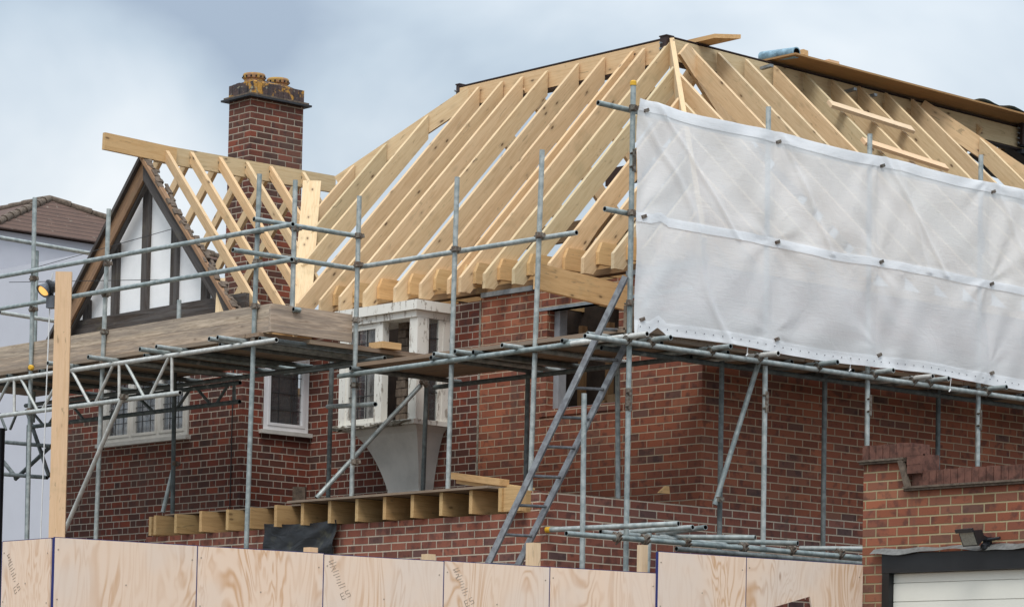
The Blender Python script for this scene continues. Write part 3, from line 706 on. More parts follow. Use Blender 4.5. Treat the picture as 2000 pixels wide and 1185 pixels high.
# flared render bracket beneath
def brk(y, hw, n=14):
    return
mb = MB(); n = 16; nv = []; mid = (ox0+ox1)/2+.12; zb0, zb1 = 3.35, oz0-.052
bl0, bl1 = on(757, 954, 1, -.2).x, on(676, 848, 1, -.42).x; br0, br1 = on(818, 950, 1, -.2).x, ox1-.02
for j in range(n+1):
    z_ = 3.3+(zb1-3.3)*j/n; s_ = max(0., (z_-3.68)/(zb1-3.68)); e = 1-math.sqrt(max(0, 1-s_*s_))*.55-(1-s_)*.45; e = max(0., e)
    xl = bl0+(bl1-bl0)*e; xr = br0+(br1-br0)*e; yf_ = -.2+(oy+.02+.2)*e
    nv += [(xl, -.006, z_), (xl, yf_, z_), (xr, yf_, z_), (xr, -.006, z_)]
fs = []
for j in range(n):
    for q in range(3): fs.append((j*4+q, j*4+q+1, j*4+q+5, j*4+q+4))
fs.append((n*4, n*4+1, n*4+2, n*4+3))
mb.add(nv, fs); mb.build('oriel_bracket', M['render_g'], ow)
mb = MB(); mb.box(ox1-.03+.0, ox1+.0, oy-.03, oy+.0, 3.9, oz0-.055); 
# rotten sill bits
mb = MB()
for k in range(20):
    q = random.uniform(ox0+.0, ox1-.05); w_ = random.uniform(.03, .12)
    mb.beam((q-w_, oy-.06-random.uniform(0, .03), oz0-.04+random.uniform(-.02, .03)), (q+w_, oy-.055, oz0-.04+random.uniform(-.02, .03)), .05, random.uniform(.008, .02))
mb.build('rotten_sill', M['moss'], ow)
# downpipe-like gas pipe and cable on the bay
pp = on(452, 880, 1, by-.01)
MB().tube((pp.x, by-.012, 3.2), (pp.x, by-.012, 5.2), .006, 6).build('cable', M['wire'], house)
# ---- extension roof joists and deck
jx = [on(q, 985, 1, -2.08)[0] for q in (536, 588, 641, 694, 748, 802, 858, 916, 973)]
for x in jx: MB().box(x, x+.047, -2.08, -.35, 3.16, 3.378, grain=1).build('floor_joist', M['joist'], house)
MB().box(jx[-1]+.05, -.23, -2.06, -1.99, 3.16, 3.38, grain=0).build('trimmer', M['joist'], house)
lj = [on(q, 1010, 1, -2.08)[0] for q in (302, 345, 391, 440, 487)]
for i, x in enumerate(lj):
    MB().box(x, x+.047, -2.08+random.uniform(-.03, .02), -.98, 3.16, 3.355+random.uniform(0, .02), grain=1).build('floor_joist', M['joist'], house)
MB().box(-6.2, -6.15, -2.03, -.98, 3.16, 3.36, grain=1).build('rim_joist', M['joist'], house)
MB().box(-3.66, -.62, -2.12, -.3, 3.382, 3.404, grain=0).build('deck_ply', M['board'], house)
MB().box(-6.1, -3.66, -1.9, -.98, 3.377, 3.39, grain=0).build('deck_ply', M['board'], house)
# old wall stub at the inner corner
MB().beam((-6.02, -.18, 3.3), (-6.0, -.2, 3.8), .14, .1).build('stub_post', M['tile_crease'], house)
# ---- flat ply crown over the right ridge, far end of the roof
y0 = onp(1513, 119, (0, 0, 1), 8.70)[1]
MB().beam((XR-.13, 3.75, ZR+.055), (XR-.19, 12.5, ZR-.03), .98, .02).build('crown_decking', M['plydeck'], house)
MB().beam((XR+.1, 8.3, 8.46), (XR+.1, 12.4, 8.45), .05, .2).build('crown_joist', M['timber_warm'], house)
MB().beam((XR-.5, 8.3, 8.46), (XR-.5, 12.4, 8.45), .05, .2).build('crown_joist', M['timber_warm'], house)
mb = MB()
def dk(u, v): return V((XR-.55+.75*v+.03*math.sin(u*17), 7.7+3.0*u, 8.25-.45*math.sin(min(1, u*1.15)*math.pi)*(.55+.45*v)-.1*u+.03*math.sin(u*31+v*5)))
mb.grid(dk, 24, 6); mb.build('sagging_underlay', M['slate'], house)
mb = MB()
for k in range(4): mb.beam(at(1978+k*4, 285+k*14, 35.6+k*.05), at(2030, 290+k*14, 35.8), .3, .05)
mb.build('old_slates', M['slate'], house)
# rear block of old roof further right (out of frame mostly)
wall(1, 9.2, .1, -5.5, 0, 0, 5.6).build('return_wall', M['brick_new'], house)

# ================================================================== loose things on the roof
def pl_r(xp, yp, lift=0.): # right slope plane
    n = V((kr, 0, 1)); return onp(xp, yp, n, kr*XR+ZR+lift)
def lay(p0, p1, w, h, name, mt, lab, cat, nrm, grp=None):
    return tag(MB().beam(p0, p1, w, h, up=nrm).build(name, mt, None), lab, cat, grp)
nR = (kr, 0, 1)
lay(pl_r(1620, 203, .08), pl_r(1782, 254, .08), .11, .04, 'loose_plank', M['post'], 'pale loose plank laid across the right roof rafters, upper of the two', 'plank', nR, 'planks laid across the rafters')
lay(pl_r(1686, 276, .08), pl_r(1848, 328, .08), .11, .04, 'loose_plank', M['post'], 'pale loose plank across the right roof rafters, lower one just above the white sheeting', 'plank', nR, 'planks laid across the rafters')
P0 = V((XR-.36, rY(1362), 8.662))
tag(MB().prism([P0, P0+V((.62, 0, 0)), P0+V((.8, .22, 0)), P0+V((0, .22, 0))], (0, 0, .045), along=(1, 0, 0)).build('plank', M['timber_warm']), 'short plank with an angled end lying across the roof peak', 'plank')
A1 = onp(1488, 112, (0, 0, 1), 8.74); B1 = onp(1556, 103, (0, 0, 1), 8.71)
roll = MB().tube(A1, B1, .062, 16, True, 0, 1).build('membrane_roll', [M['bluefilm'], M['hole']]); tag(roll, 'short blue-grey roll of roofing membrane lying on the right ridge', 'roll')
tag(MB().beam(onp(1552, 108, (0, 0, 1), 8.74), onp(1574, 103, (0, 0, 1), 8.75), .1, .06).build('timber_offcut', M['timber_warm']), 'small brown timber offcut at the end of the blue membrane roll', 'offcut')
tag(MB().beam(onp(1606, 122, (0, 0, 1), 8.70), onp(1626, 127, (0, 0, 1), 8.70), .2, .04).build('timber_offcut', M['post']), 'flat pale wood scrap on the plywood roof crown', 'offcut')
tag(MB().tube(onp(1626, 126, (0, 0, 1), 8.71), onp(1636, 128, (0, 0, 1), 8.71), .035, 10).build('tape_roll', M['slate']), 'small black roll lying on the edge of the plywood roof crown', 'roll')
mb = MB()
def bm(u, v):
    y = 6.9+5.5*u
    return V((XR+.08+.26*v, y, 8.705-.0095*(y-3.75)+.03*abs(math.sin(u*33+v))*(.4+.6*u)+.012*math.sin(u*71)))
mb.grid(bm, 60, 4); bmo = mb.build('membrane_sheet', M['bluefilm']); tag(bmo, 'crumpled blue-grey membrane spread along the top of the plywood roof crown', 'membrane')

# ================================================================== SCAFFOLD
scf = thing('scaffold', 'galvanised tube scaffold with board platforms wrapped around the house front and side', 'scaffold', (-3, -2, 0))
TB = [M['tube'], M['hole']]
XW, YV, Y2 = .8, -1.7, -2.7
XI, YI = .42, -.55
ZL = 4.655; ZLL = 4.855
def tb(name, p0, p1, mat='tube', r_=.0242, bore=True): return MB().tube(p0, p1, r_, 12, True, 0, 1 if bore else None).build(name, [M[mat], M['hole']], scf)
def coupler(pt, ax=(0, 0, 1), mat='coupler'):
    pt = V(pt); ax = V(ax)
    mb = MB(); mb.tube(pt-ax*.028, pt+ax*.028, .036, 10)
    o = ax.orthogonal().normalized(); o2 = ax.cross(o)
    mb.beam(pt+o*.03, pt+o*.06+ax*.005, .04, .035); mb.tube(pt+o2*.03-o*.05, pt+o2*.045+o*.05, .009, 6)
    mb.beam(pt-o2*.03, pt-o2*.062, .035, .045)
    return mb.build('coupler', M[mat], scf)
def sleeve(pt): 
    pt = V(pt); mb = MB(); mb.tube(pt-V((0, 0, .1)), pt+V((0, 0, .1)), .031, 12)
    for q in (-.06, .06): mb.tube(pt+V((.0, -.03, q)), pt+V((.055, -.045, q)), .01, 6); mb.beam(pt+V((.03, -.02, q-.025)), pt+V((.03, -.02, q+.025)), .03, .03)
    return mb.build('sleeve_coupler', M['coupler'], scf)
def stand(xt, yt, xb, yb, ax, val, zbot=None, mat='tube', nm='standard'):
    t_ = on(xt, yt, ax, val); b_ = on(xb, yb, ax, val)
    if zbot is not None: k = (t_.z-zbot)/(t_.z-b_.z); b_ = t_+(b_-t_)*k
    return tb(nm, b_, t_, mat), t_, b_
# front row (stands on the extension roof) and corner pole
poles = []
s1 = stand(1237, 163, 1222, 1115, 0, XW, 0)
tagc = MB().lathe(s1[1]-V((0, 0, .02)), [(.03, 0), (.03, .035), (.02, .045)], 12).build('end_cap', M['cap'], scf)
s2 = stand(1059, 293, 1036, 940, 1, YV, 3.33)
s3 = stand(893, 346, 875, 950, 1, YV, 3.33)
s4 = stand(702, 383, 687, 960, 1, YV, 3.33)
# left row
s5 = stand(507, 340, 481, 1070, 1, Y2, 0)
s6 = stand(212.7, 408, 187, 1055, 1, Y2, 0)
s7 = stand(68, 386, 53, 1050, 1, Y2, 0)
# right row
s8 = stand(1501, 209, 1490, 1085, 0, XW, 0)
s9 = stand(1699, 262, 1693, 900, 0, XW, 0)
s10 = stand(1916, 303, 1909, 925, 0, XW, 0)
# inner standards
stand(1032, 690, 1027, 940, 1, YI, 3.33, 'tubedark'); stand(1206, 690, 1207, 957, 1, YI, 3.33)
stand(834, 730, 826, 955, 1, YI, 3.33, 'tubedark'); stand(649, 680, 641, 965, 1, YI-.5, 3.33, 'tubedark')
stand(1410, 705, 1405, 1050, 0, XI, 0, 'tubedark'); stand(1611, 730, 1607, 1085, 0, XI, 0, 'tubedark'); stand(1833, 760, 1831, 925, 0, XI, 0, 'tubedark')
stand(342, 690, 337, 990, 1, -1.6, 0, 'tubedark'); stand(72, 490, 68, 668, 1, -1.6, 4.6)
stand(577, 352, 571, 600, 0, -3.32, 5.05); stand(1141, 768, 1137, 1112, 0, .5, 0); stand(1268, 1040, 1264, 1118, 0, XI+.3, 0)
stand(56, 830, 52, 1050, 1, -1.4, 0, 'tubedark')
for (xp, yp, ax, v) in ((1228, 780, 0, XW), (1236, 314, 0, XW), (1495, 785, 0, XW), (1697, 792, 0, XW), (1912, 820, 0, XW), (1697, 435, 0, XW), (1918, 475, 0, XW)):
    sleeve(on(xp, yp, ax, v))
# ledgers
EXL = on(2, 738, 1, Y2)[0]-1.5
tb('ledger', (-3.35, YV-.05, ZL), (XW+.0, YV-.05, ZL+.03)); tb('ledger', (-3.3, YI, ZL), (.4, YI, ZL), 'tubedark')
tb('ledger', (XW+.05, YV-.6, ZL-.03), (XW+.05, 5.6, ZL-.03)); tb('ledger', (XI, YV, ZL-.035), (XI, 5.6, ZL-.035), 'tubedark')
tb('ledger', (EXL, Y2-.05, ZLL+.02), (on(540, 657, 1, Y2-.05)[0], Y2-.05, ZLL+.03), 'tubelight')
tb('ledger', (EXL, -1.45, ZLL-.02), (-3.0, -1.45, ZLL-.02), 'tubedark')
P_ = on(700, 731, 1, YI-.3)
tb('ledger', on(556, 730, 1, -1.1), on(694, 712, 1, -.8), 'tubedark'); stand(350, 586, 348, 690, 1, -1.5)
tb('ledger', on(1107, 424, 1, -1.2), on(1108, 424, 1, -1.2)+V((1.3, 0, .02))) if False else None
tb('transom', on(1106, 668, 1, YV-.02), on(1232, 657, 1, YV-.02))
tb('guard_rail', (-3.3, YV+.05, 5.74), (-.0, YV+.05, 5.715))
# side rails behind the sheeting, sticking out past the corner
g1 = on(1168, 201, 0, XW-.05); tb('guard_rail', g1, (XW-.05, 5.6, g1.z-.1))
g2 = on(1181, 408, 0, XW-.05); tb('guard_rail', g2, (XW-.05, 5.6, g2.z-.08))
tb('guard_rail', (EXL, Y2-.05, 6.04), on(572, 438, 1, Y2-.05)); tb('guard_rail', (EXL, Y2-.05, 5.68), on(570, 507, 1, Y2-.05))
XRt = -3.30
tb('guard_rail', on(496, 428, 0, XRt), on(698, 461, 0, XRt)); tb('guard_rail', on(455, 488, 0, XRt), on(700, 526, 0, XRt))
tb('guard_rail', (-9.2, -3.4, on(0, 459, 0, -9.2).z), on(183, 496, 0, -9.2), 'tube'); 
tb('guard_rail', on(0, 610, 0, -9.0), on(108, 627, 0, -9.0), 'tubelight')
# transoms
def trans_front(xp, yp, y1=-.4, z=None):
    q = on(xp, yp, 1, YV-.28); tb('transom', q, (q.x, y1, q.z))
for xp, yp in ((852, 699), (985, 678), (1152, 668), (893, 695)):
    q = on(xp, yp, 1, YV-.22); q.z = ZL+.055; tb('transom', (q.x, YV-.25, q.z), (q.x, -.35, q.z))
for k in range(6):
    q = -3.1+k*.62
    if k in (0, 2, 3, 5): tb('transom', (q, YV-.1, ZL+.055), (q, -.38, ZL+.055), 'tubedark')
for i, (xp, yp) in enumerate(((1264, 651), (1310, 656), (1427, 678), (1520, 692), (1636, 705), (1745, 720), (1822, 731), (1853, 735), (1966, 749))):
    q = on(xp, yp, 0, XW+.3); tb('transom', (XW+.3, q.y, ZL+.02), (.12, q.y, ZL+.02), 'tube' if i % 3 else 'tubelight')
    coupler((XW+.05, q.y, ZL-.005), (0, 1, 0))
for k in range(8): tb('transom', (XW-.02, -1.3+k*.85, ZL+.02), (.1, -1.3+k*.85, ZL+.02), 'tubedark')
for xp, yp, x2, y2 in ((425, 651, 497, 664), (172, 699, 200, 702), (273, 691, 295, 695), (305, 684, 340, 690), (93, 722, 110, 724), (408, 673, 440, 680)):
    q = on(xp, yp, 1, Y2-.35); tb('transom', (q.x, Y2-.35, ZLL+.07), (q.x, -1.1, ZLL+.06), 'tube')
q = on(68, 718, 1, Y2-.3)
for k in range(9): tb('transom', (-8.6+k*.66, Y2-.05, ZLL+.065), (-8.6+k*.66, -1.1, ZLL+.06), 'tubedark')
MB().lathe(on(62, 718, 1, Y2-.3), [(.03, 0), (.03, .03), (.02, .04)], 12, axis=(.6, -1, 0)).build('end_cap', M['cap'], scf)
# couplers on the standards
for s_, ax, v, ys in ((s1, 0, XW, (212, 416, 592, 663)), (s8, 0, XW, (262, 465, 708)), (s9, 0, XW, (322, 510, 735)), (s10, 0, XW, (368, 553, 763)),
                      (s2, 1, YV, (460, 683)), (s3, 1, YV, (487, 706)), (s4, 1, YV, (461, 517, 625, 731, 752)), (s5, 1, Y2, (452, 512, 598, 666)),
                      (s6, 1, Y2, (515, 575, 648, 710, 785)), (s7, 1, Y2, (544, 604, 718, 802))):
    t_, b_ = s_[1], s_[2]; X0_, Y0_ = None, None
    for y_ in ys:
        # find the point of the tube at photo height y_
        best = None
        lo, hi = 0., 1.
        for _ in range(30):
            md = (lo+hi)/2; q = b_+(t_-b_)*md; v_ = q-C; yy = cy-f*v_.dot(CU)/v_.dot(F)
            if yy > y_: lo = md
            else: hi = md
        coupler(q)
coupler(on(577, 447, 0, -3.32)); coupler(on(574, 510, 0, -3.32))
# braces
tb('brace', on(1484, 700, 0, XW-.1), on(1396, 985, 0, XI+.06)); coupler(on(1402, 975, 0, XI+.05)); coupler(on(1483, 700, 0, XW-.05))
tb('brace', on(241, 772, 1, Y2-.1), on(116, 1060, 1, Y2-.1), 'tubelight'); coupler(on(240, 775, 1, Y2-.1))
tb('brace', on(822, 752, 1, YI-.1), on(618, 972, 1, YV-.1)); coupler(on(693, 902, 1, YV-.05))
coupler(on(828, 745, 1, YI-.1), (1, 0, 0))
tb('brace', on(341, 905, 1, -1.55), on(318, 1000, 1, -1.65)); coupler(on(341, 905, 1, -1.58))
tb('brace', on(1225, 700, 0, XW-.1), on(1160, 845, 1, -.9), 'tubedark') if False else None
tb('brace', on(640, 794, 1, YI-.6), on(733, 789, 1, YV-.1)); 
for a_ in (((0, 862), (100, 871)), ((0, 925), (92, 932))): tb('brace', on(*a_[0], 1, -1.3), on(*a_[1], 1, -1.3), 'tubedark')
tb('brace', on(52, 800, 1, -1.3), on(96, 930, 1, -1.3), 'tubedark'); tb('brace', on(100, 870, 1, -1.25), on(30, 935, 1, -1.25), 'tubedark')
tb('brace', on(0, 893, 1, -1.25), on(30, 930, 1, -1.25), 'tubedark')
# lattice beams
def lattice(y, xr, zt, zb, verts, mat, nm='lattice_beam', top=True):
    lb = MB()
    if top: lb.tube((EXL, y, zt), (xr, y, zt), .024, 12, True, 0, 1)
    lb.tube((EXL, y, zb), (xr, y, zb), .024, 12, True, 0, 1); lb = lb.build(nm, [M[mat], M['hole']], scf)
    for v_ in verts:
        MB().tube((v_[0], y, zt), (v_[1], y, zb), .017 if v_[0] != v_[1] else .021, 8).build('lacing', M[mat], lb)
yl = Y2-.05
def lx(xp, yp): return on(xp, yp, 1, yl)[0]
vx = [(lx(233, 712), lx(233, 770)), (lx(336, 697), lx(336, 765)), (lx(28, 740), lx(28, 800)),
      (lx(245, 712), lx(282, 770)), (lx(331, 700), lx(293, 768)), (lx(222, 714), lx(186, 780)), (lx(140, 725), lx(176, 782)), (lx(20, 745), lx(-18, 800)), (lx(40, 740), lx(74, 793)), (lx(125, 725), lx(82, 793))]
lattice(yl, lx(352, 767), ZLL+.025, on(349, 767, 1, yl).z, vx, 'tubelight', top=False)
yl2 = -1.4
def lx2(xp, yp): return on(xp, yp, 1, yl2)[0]
z1_ = on(458, 785, 1, yl2).z
v2 = [(lx2(458, 715), lx2(458, 785)), (lx2(385, 730), lx2(412, 785)), (lx2(447, 728), lx2(422, 785)), (lx2(372, 740), lx2(345, 795)), (lx2(268, 745), lx2(300, 800)), (lx2(245, 750), lx2(215, 810)), (lx2(140, 760), lx2(165, 815)), (lx2(120, 765), lx2(95, 822)), (lx2(60, 790), lx2(85, 825)), (lx2(0, 790), lx2(12, 830)), (lx2(35, 780), lx2(20, 830))]
lattice(yl2, lx2(468, 783), 4.79, z1_, v2, 'tubedark')
# boards
BD = M['board']
def board(x0, x1, y0, y1, z, grain, mat=BD, nm='board', th=.038):
    dz = random.uniform(-.004, .006); MB().box(x0, x1, y0, y1, z+dz, z+dz+th, grain=grain).build(nm, mat, scf)
zb_ = ZL+.085
for k in range(5): board(-3.15+random.uniform(-.05, .03), XW-.08, YV+.0+k*.232, YV+.225+k*.232, zb_, 0)
for k in range(3): 
    for j in range(3): board(.03+k*.232+.0, .255+k*.232, -1.7+.9+j*2.3-.85, -1.7+.9+(j+1)*2.3-.86, ZL+.05, 1)
zl_ = ZLL+.095
for k in range(6): board(EXL, -4.1, Y2+.0+k*.232, Y2+.225+k*.232, zl_, 0)
for k in range(3): board(-4.05+k*.232, -3.83+k*.232, Y2-.03, -.85+random.uniform(-.05, .3), zl_, 1)
board(-3.42, -3.24, Y2+.5, -.5, zl_-.03, 1)
# toe boards: front pair and return
toe_z = zl_+.042
xr_ = on(522, 600, 1, Y2+.0)[0]
MB().box(EXL, xr_, Y2+.02, Y2+.06, toe_z, toe_z+.135, grain=0).build('toe_board', M['toe'], scf)
MB().box(EXL, xr_, Y2+.026, Y2+.06, toe_z+.139, toe_z+.275, grain=0).build('toe_board', M['toe'], scf)
MB().box(xr_+.002, xr_+.04, Y2+.02, YV+.02, toe_z, toe_z+.275, grain=1).build('toe_board', M['toe'], scf)
tb('toe_tube', on(573, 604, 0, xr_+.06), on(586, 606, 0, xr_+.06))
# toe board and brick guard behind the sheeting
MB().box(XW-.1, XW-.065, YV, 5.5, ZL+.1, ZL+.32, grain=1).build('toe_board', M['board'], scf)
# low part built scaffold at the right
zq = 2.93
tb('ledger', on(1106, 1041, 0, XW+.15), (XW+.15, 3.2, on(1400, 1064, 0, XW+.15).z)); tb('ledger', on(1173, 1038, 0, XW-.2), (XW-.2, 3.2, on(1400, 1068, 0, XW-.2).z-.02))
for dx_, dz_, y0_ in ((.22, -.06, -1.3), (-.3, -.07, -1.0), (-.05, -.1, -.7)):
    zz0 = on(1400, 1066, 0, XW+.15).z+dz_; tb('ledger', (XW+dx_, y0_, zz0), (XW+dx_, 3.0, zz0), 'tubedark')
for k, (xp, yp) in enumerate(((1205, 1050), (1260, 1055), (1340, 1062), (1452, 1070), (1545, 1075), (1640, 1082))): coupler(on(xp, yp, 0, XW+.15), (0, 1, 0))
# ---- loose tubes lying on it
def loose(x0, y0_, x1, y1_, v0, v1, lab, cap=False):
    t_ = thing('scaffold_tube', lab, 'tube', on(x0, y0_, 0, v0), 'loose tubes lying across the low scaffold')
    A, B = on(x0, y0_, 0, v0), on(x1, y1_, 0, v1)
    MB().tube(A, B, .0242, 12, True, 0, 1).build('pipe', [M['tube'], M['hole']], t_)
    if cap: MB().tube(A-(B-A).normalized()*.03, A+(B-A).normalized()*.02, .027, 12).build('end_cap', M['cap'], t_)
loose(1072, 1034, 1325, 1022, .05, 1.45, 'long grey tube with a yellow end cap lying on the low scaffold', True)
loose(1190, 1036, 1241, 1029, .7, 1.3, 'short grey tube beside the long yellow-capped tube, next to its open end') if False else None
loose(1210, 1040, 1353, 1029, .35, 1.2, 'grey tube ending just right of the tall corner pole on the low scaffold')
loose(1285, 1043, 1378, 1029, .35, 1.1, 'grey tube crossing the low scaffold above the short upright stub')
loose(1290, 1048, 1475, 1049, .45, 1.3, 'grey tube crossing the low scaffold left of the second tall pole')
loose(1390, 1056, 1558, 1060, .45, 1.3, 'grey tube crossing the low scaffold right of the second tall pole')
loose(1562, 1070, 1700, 1071, .45, 1.1, 'grey tube at the far end of the low scaffold beside the garage')

# ---- things on the platforms
Q = on(748, 675, 0, -3.3)
tag(MB().box(Q.x-.1, Q.x+.12, Q.y-.1, Q.y+.14, zl_+.02, zl_+.085, grain=1).build('timber_block', M['timber_warm']), 'orange-brown timber block on the ends of the boards in front of the oriel window', 'timber block')
tag(MB().beam(on(1046, 539, 1, -1.62), on(1222, 582, 1, -.35), .05, .24).build('leaning_plank', M['timber_warm']), 'wide warm-brown plank with knots propped above the dark wall opening by the ladder', 'plank')
for x0, y0_, x1, y1_, lab in ((880, 928, 985, 942, 'yellow-brown timber offcut lying on the extension deck left of the ladder, upper piece'), (900, 938, 1035, 958, 'greenish timber length lying on the extension deck reaching behind the ladder')):
    A, B = on(x0, y0_, 1, -1.2), on(x1, y1_, 1, -1.5)
    tag(MB().beam(A, B, .1, .06).build('timber_offcut', M['timber_warm']), lab, 'offcut', 'offcuts on the extension deck')
A = on(1283, 962, 0, -.05); tag(MB().prism([A, A+V((0, .14, .0)), A+V((0, .13, .07)), A+V((0, .09, .07))], (.03, 0, 0)).build('wood_wedge', M['timber_warm']), 'small yellow wood wedge on top of the extension side wall', 'wedge')

# ================================================================== ladder
TL, BL = on(1222, 540, 1, -1.78), on(955, 1097, 1, -2.5)
TR, BR = on(1292, 530, 1, -1.32), on(1013, 1100, 1, -2.15)
dl = (TL-BL); dr = (TR-BR)
kL = BL.z/dl.z; BL0 = BL-dl*kL; BR0 = BR-dr*(BR.z/dr.z)
lad = thing('ladder', 'grey metal ladder leaning from the ground to the upper scaffold platform', 'ladder', (BL0+BR0)/2)
for A, B in ((BL0, TL), (BR0, TR)): MB().beam(A, B, .024, .062, up=(TR-TL).cross(dl)).build('stile', M['ladder'], lad)
n = 20
for k in range(n):
    # rungs at the photo's heights: stile positions at y = 1033 - 54.6*k
    def atY(A, B, yy):
        lo, hi = 0., 1.
        for _ in range(30):
            md = (lo+hi)/2; q = A+(B-A)*md; v_ = q-C
            if cy-f*v_.dot(CU)/v_.dot(F) > yy: lo = md
            else: hi = md
        return q
    yy = 1043-57.2*k if k < 10 else 1043+57.2*(k-9)
    q0 = atY(BL0, TL, yy); q1 = atY(BR0, TR, yy+3)
    if yy < 600 or q0.z < .15: continue
    MB().tube(q0, q1, .014, 8).build('rung', M['ladder'], lad)

# ================================================================== sheeting
SX = XW+.075; SY0 = -1.74; SY1 = 5.6
sheet = thing('debris_sheeting', 'translucent white plastic sheeting tied along the right side of the scaffold', 'sheeting', (SX, 2, 4.7))
tieY = [-1.7, 0.02, 1.46, 3.12, 4.9]
def zt_(y): return 6.80-.012*(y+1.7)-.03*math.sin(max(0, y+1.7)*1.9)**2
def zb2(y): 
    z = 4.72+.0*(y)
    if y < -1.35: z += .07*max(0, 1-abs(y+1.45)/.12)
    return z-.015*math.sin(y*2.2)
def foff(y, z):
    o = 0
    for k in range(4):
        if tieY[k] <= y <= tieY[k+1]: s_ = (y-tieY[k])/(tieY[k+1]-tieY[k]); o += .035*math.sin(math.pi*s_)**.8
    for zz in (6.76, 5.76, 4.78): pass
    band = abs(((z-4.78) % 1.0)-.5)
    o *= (1-.35*(band*2)**4)
    for i, ty in enumerate(tieY):
        for zz, am in ((6.76, 1.), (5.76, .8), (4.9, .5)):
            dy, dz = y-ty, z-zz; rr = math.hypot(dy, dz)+1e-4
            if rr < 1.3:
                th = math.atan2(dz, dy)
                o += am*.008*math.sin(th*(7+i)+i*1.7+zz+2.6*math.sin(rr*3+i))*(.5+.5*math.sin(th*2+i*2.3+zz))*math.exp(-((rr-.35)/.42)**2)*min(1, rr*5)
    o += .012*math.sin(y*5.1+z*3.3+2*math.sin(z*2.1+y))+.006*math.sin(y*11.3-z*7.7+1.5*math.sin(y*3.7))
    # long diagonal creases from the top corner
    o += .016*math.exp(-((y+1.66-.55*(6.8-z)+.1*math.sin(z*4))/.045)**2)
    for c0, sl in ((.1, .9), (1.55, 1.1), (3.2, .8), (-1.5, 1.3), (1.7, .6)):
        dd = y-(c0+sl*(6.76-z)*.75)
        if z > 5.7: o += .014*math.exp(-(dd/.035)**2)
    return o
def sf(u, v, lift=0., za=None, zb=None):
    y = SY0+(SY1-SY0)*u; z0_ = zb2(y); z1_ = zt_(y)
    z = z0_+(z1_-z0_)*v
    return V((SX+foff(y, z)+lift, y, z))
MB().grid(lambda u, v: sf(u, v), 420, 150).build('sheet_fabric', M['sheet'], sheet)
for v0, v1 in ((.0, .055), (.475, .515), (.95, 1.)):
    MB().grid(lambda u, v: sf(u, v0+(v1-v0)*v, .006), 300, 6).build('hem_band', M['strap'], sheet)
for k in range(64):
    q = sf((k+.5)/64, .028, .011); MB().tube(q, q+V((.002, 0, 0)), .006, 6).build('eyelet', M['lampgrey'], sheet)
for ty in tieY[:4]:
    for vv in (.955, .5, .06):
        q = sf((ty-SY0+.04)/(SY1-SY0), vv, .01); MB().beam(q-V((0, .02, .01)), q+V((0, .03, .01)), .02, .03).build('tie_hook', M['coupler'], sheet)
for xp, yp in ((1247, 655), (1462, 690), (1663, 720), (1858, 760)):
    q = on(xp, yp-22, 0, SX+.03); q2 = on(xp-3, yp, 0, SX+.02); MB().tube(q, q2, .004, 5).tube(q2-V((0, .012, .025)), q2+V((0, .012, 0)), .008, 5).build('tie_cord', M['rope'], sheet)

# ================================================================== hoarding
H0 = 2.40
HA, HB_, HG = on(103, 1050, 2, H0), on(1282, 1120, 2, H0), V((3.60, -1.74, H0))
xsq = [103, 383, 630, 865, 1072, 1282]
hd = thing('plywood_hoarding', 'pale plywood hoarding running along the front of the site', 'hoarding', (3.1, -5, 0))
def hp(xp):
    dirv = (HB_-HA).normalized(); n = V((-dirv.y, dirv.x, 0)); v_ = ray(xp, 1100)
    t_ = n.dot(HA-C)/n.dot(v_); q = C+v_*t_; return V((q.x, q.y, 0))
def panel(P, Q, z1, nm='panel', z0=0.02, hole=None, ew=.005):
    d = (Q-P); L = d.length; d.normalize(); nn = V((d.y, -d.x, 0))*.018
    if nn.dot(C-P) < 0: nn = -nn
    mb = MB(); P = V((P.x, P.y, z0)); o = random.uniform(0, 9)
    pts = [(0.004, 0), (L-.004, 0), (L-.004, z1-z0), (.004, z1-z0)]
    def quad(u0, u1, b0, b1):
        vs = []; gs = []
        for dn in (V((0, 0, 0)), nn):
            for u, b in ((u0, b0), (u1, b0), (u1, b1), (u0, b1)): vs.append(P+d*u+V((0, 0, b))+dn); gs.append((b+o, u+o, dn.length))
        mb.add(vs, [(3, 2, 1, 0), (4, 5, 6, 7), (0, 1, 5, 4), (1, 2, 6, 5), (2, 3, 7, 6), (3, 0, 4, 7)], gs)
    if hole:
        poly = hole(P, d, L)
        vs = []; gs = []
        for dn in (V((0, 0, 0)), nn):
            for u, b in poly: vs.append(P+d*u+V((0, 0, b))+dn); gs.append((b+o, u+o, dn.length))
        k = len(poly); mb.add(vs, [tuple(range(k)), tuple(range(k, 2*k))[::-1]]+[(i, (i+1) % k, k+(i+1) % k, k+i) for i in range(k)], gs)
    else: quad(.004, L-.004, 0, z1-z0)
    ob = mb.build(nm, M['ply'], hd)
    # blue painted edge strip at the left edge
    e = MB(); q = P+nn*.5; e.beam(q+V((0, 0, .01))-d*.002, q+V((0, 0, z1-z0))-d*.002, ew, .019, up=nn); e.build('painted_edge', M['blueedge'], ob)
    e = MB(); e.beam(P+nn*.5+V((0, 0, z1-z0+.0025)), P+d*L+nn*.5+V((0, 0, z1-z0+.0025)), .016, .004); e.build('painted_edge', M['blueedge'], ob)
    # screw heads
    s_ = MB()
    for (u, b) in ((.03, -.08), (.03, -.42), (L-.04, -.1), (L-.04, -.44), (L*.5, -.3)):
        q = P+d*u+V((0, 0, z1-z0+b))+nn; s_.tube(q, q+nn*.12, .006, 6)
    s_.build('screw_heads', M['ink'], ob)
    return ob, P+nn*1.03, d, nn.normalized(), z1-z0
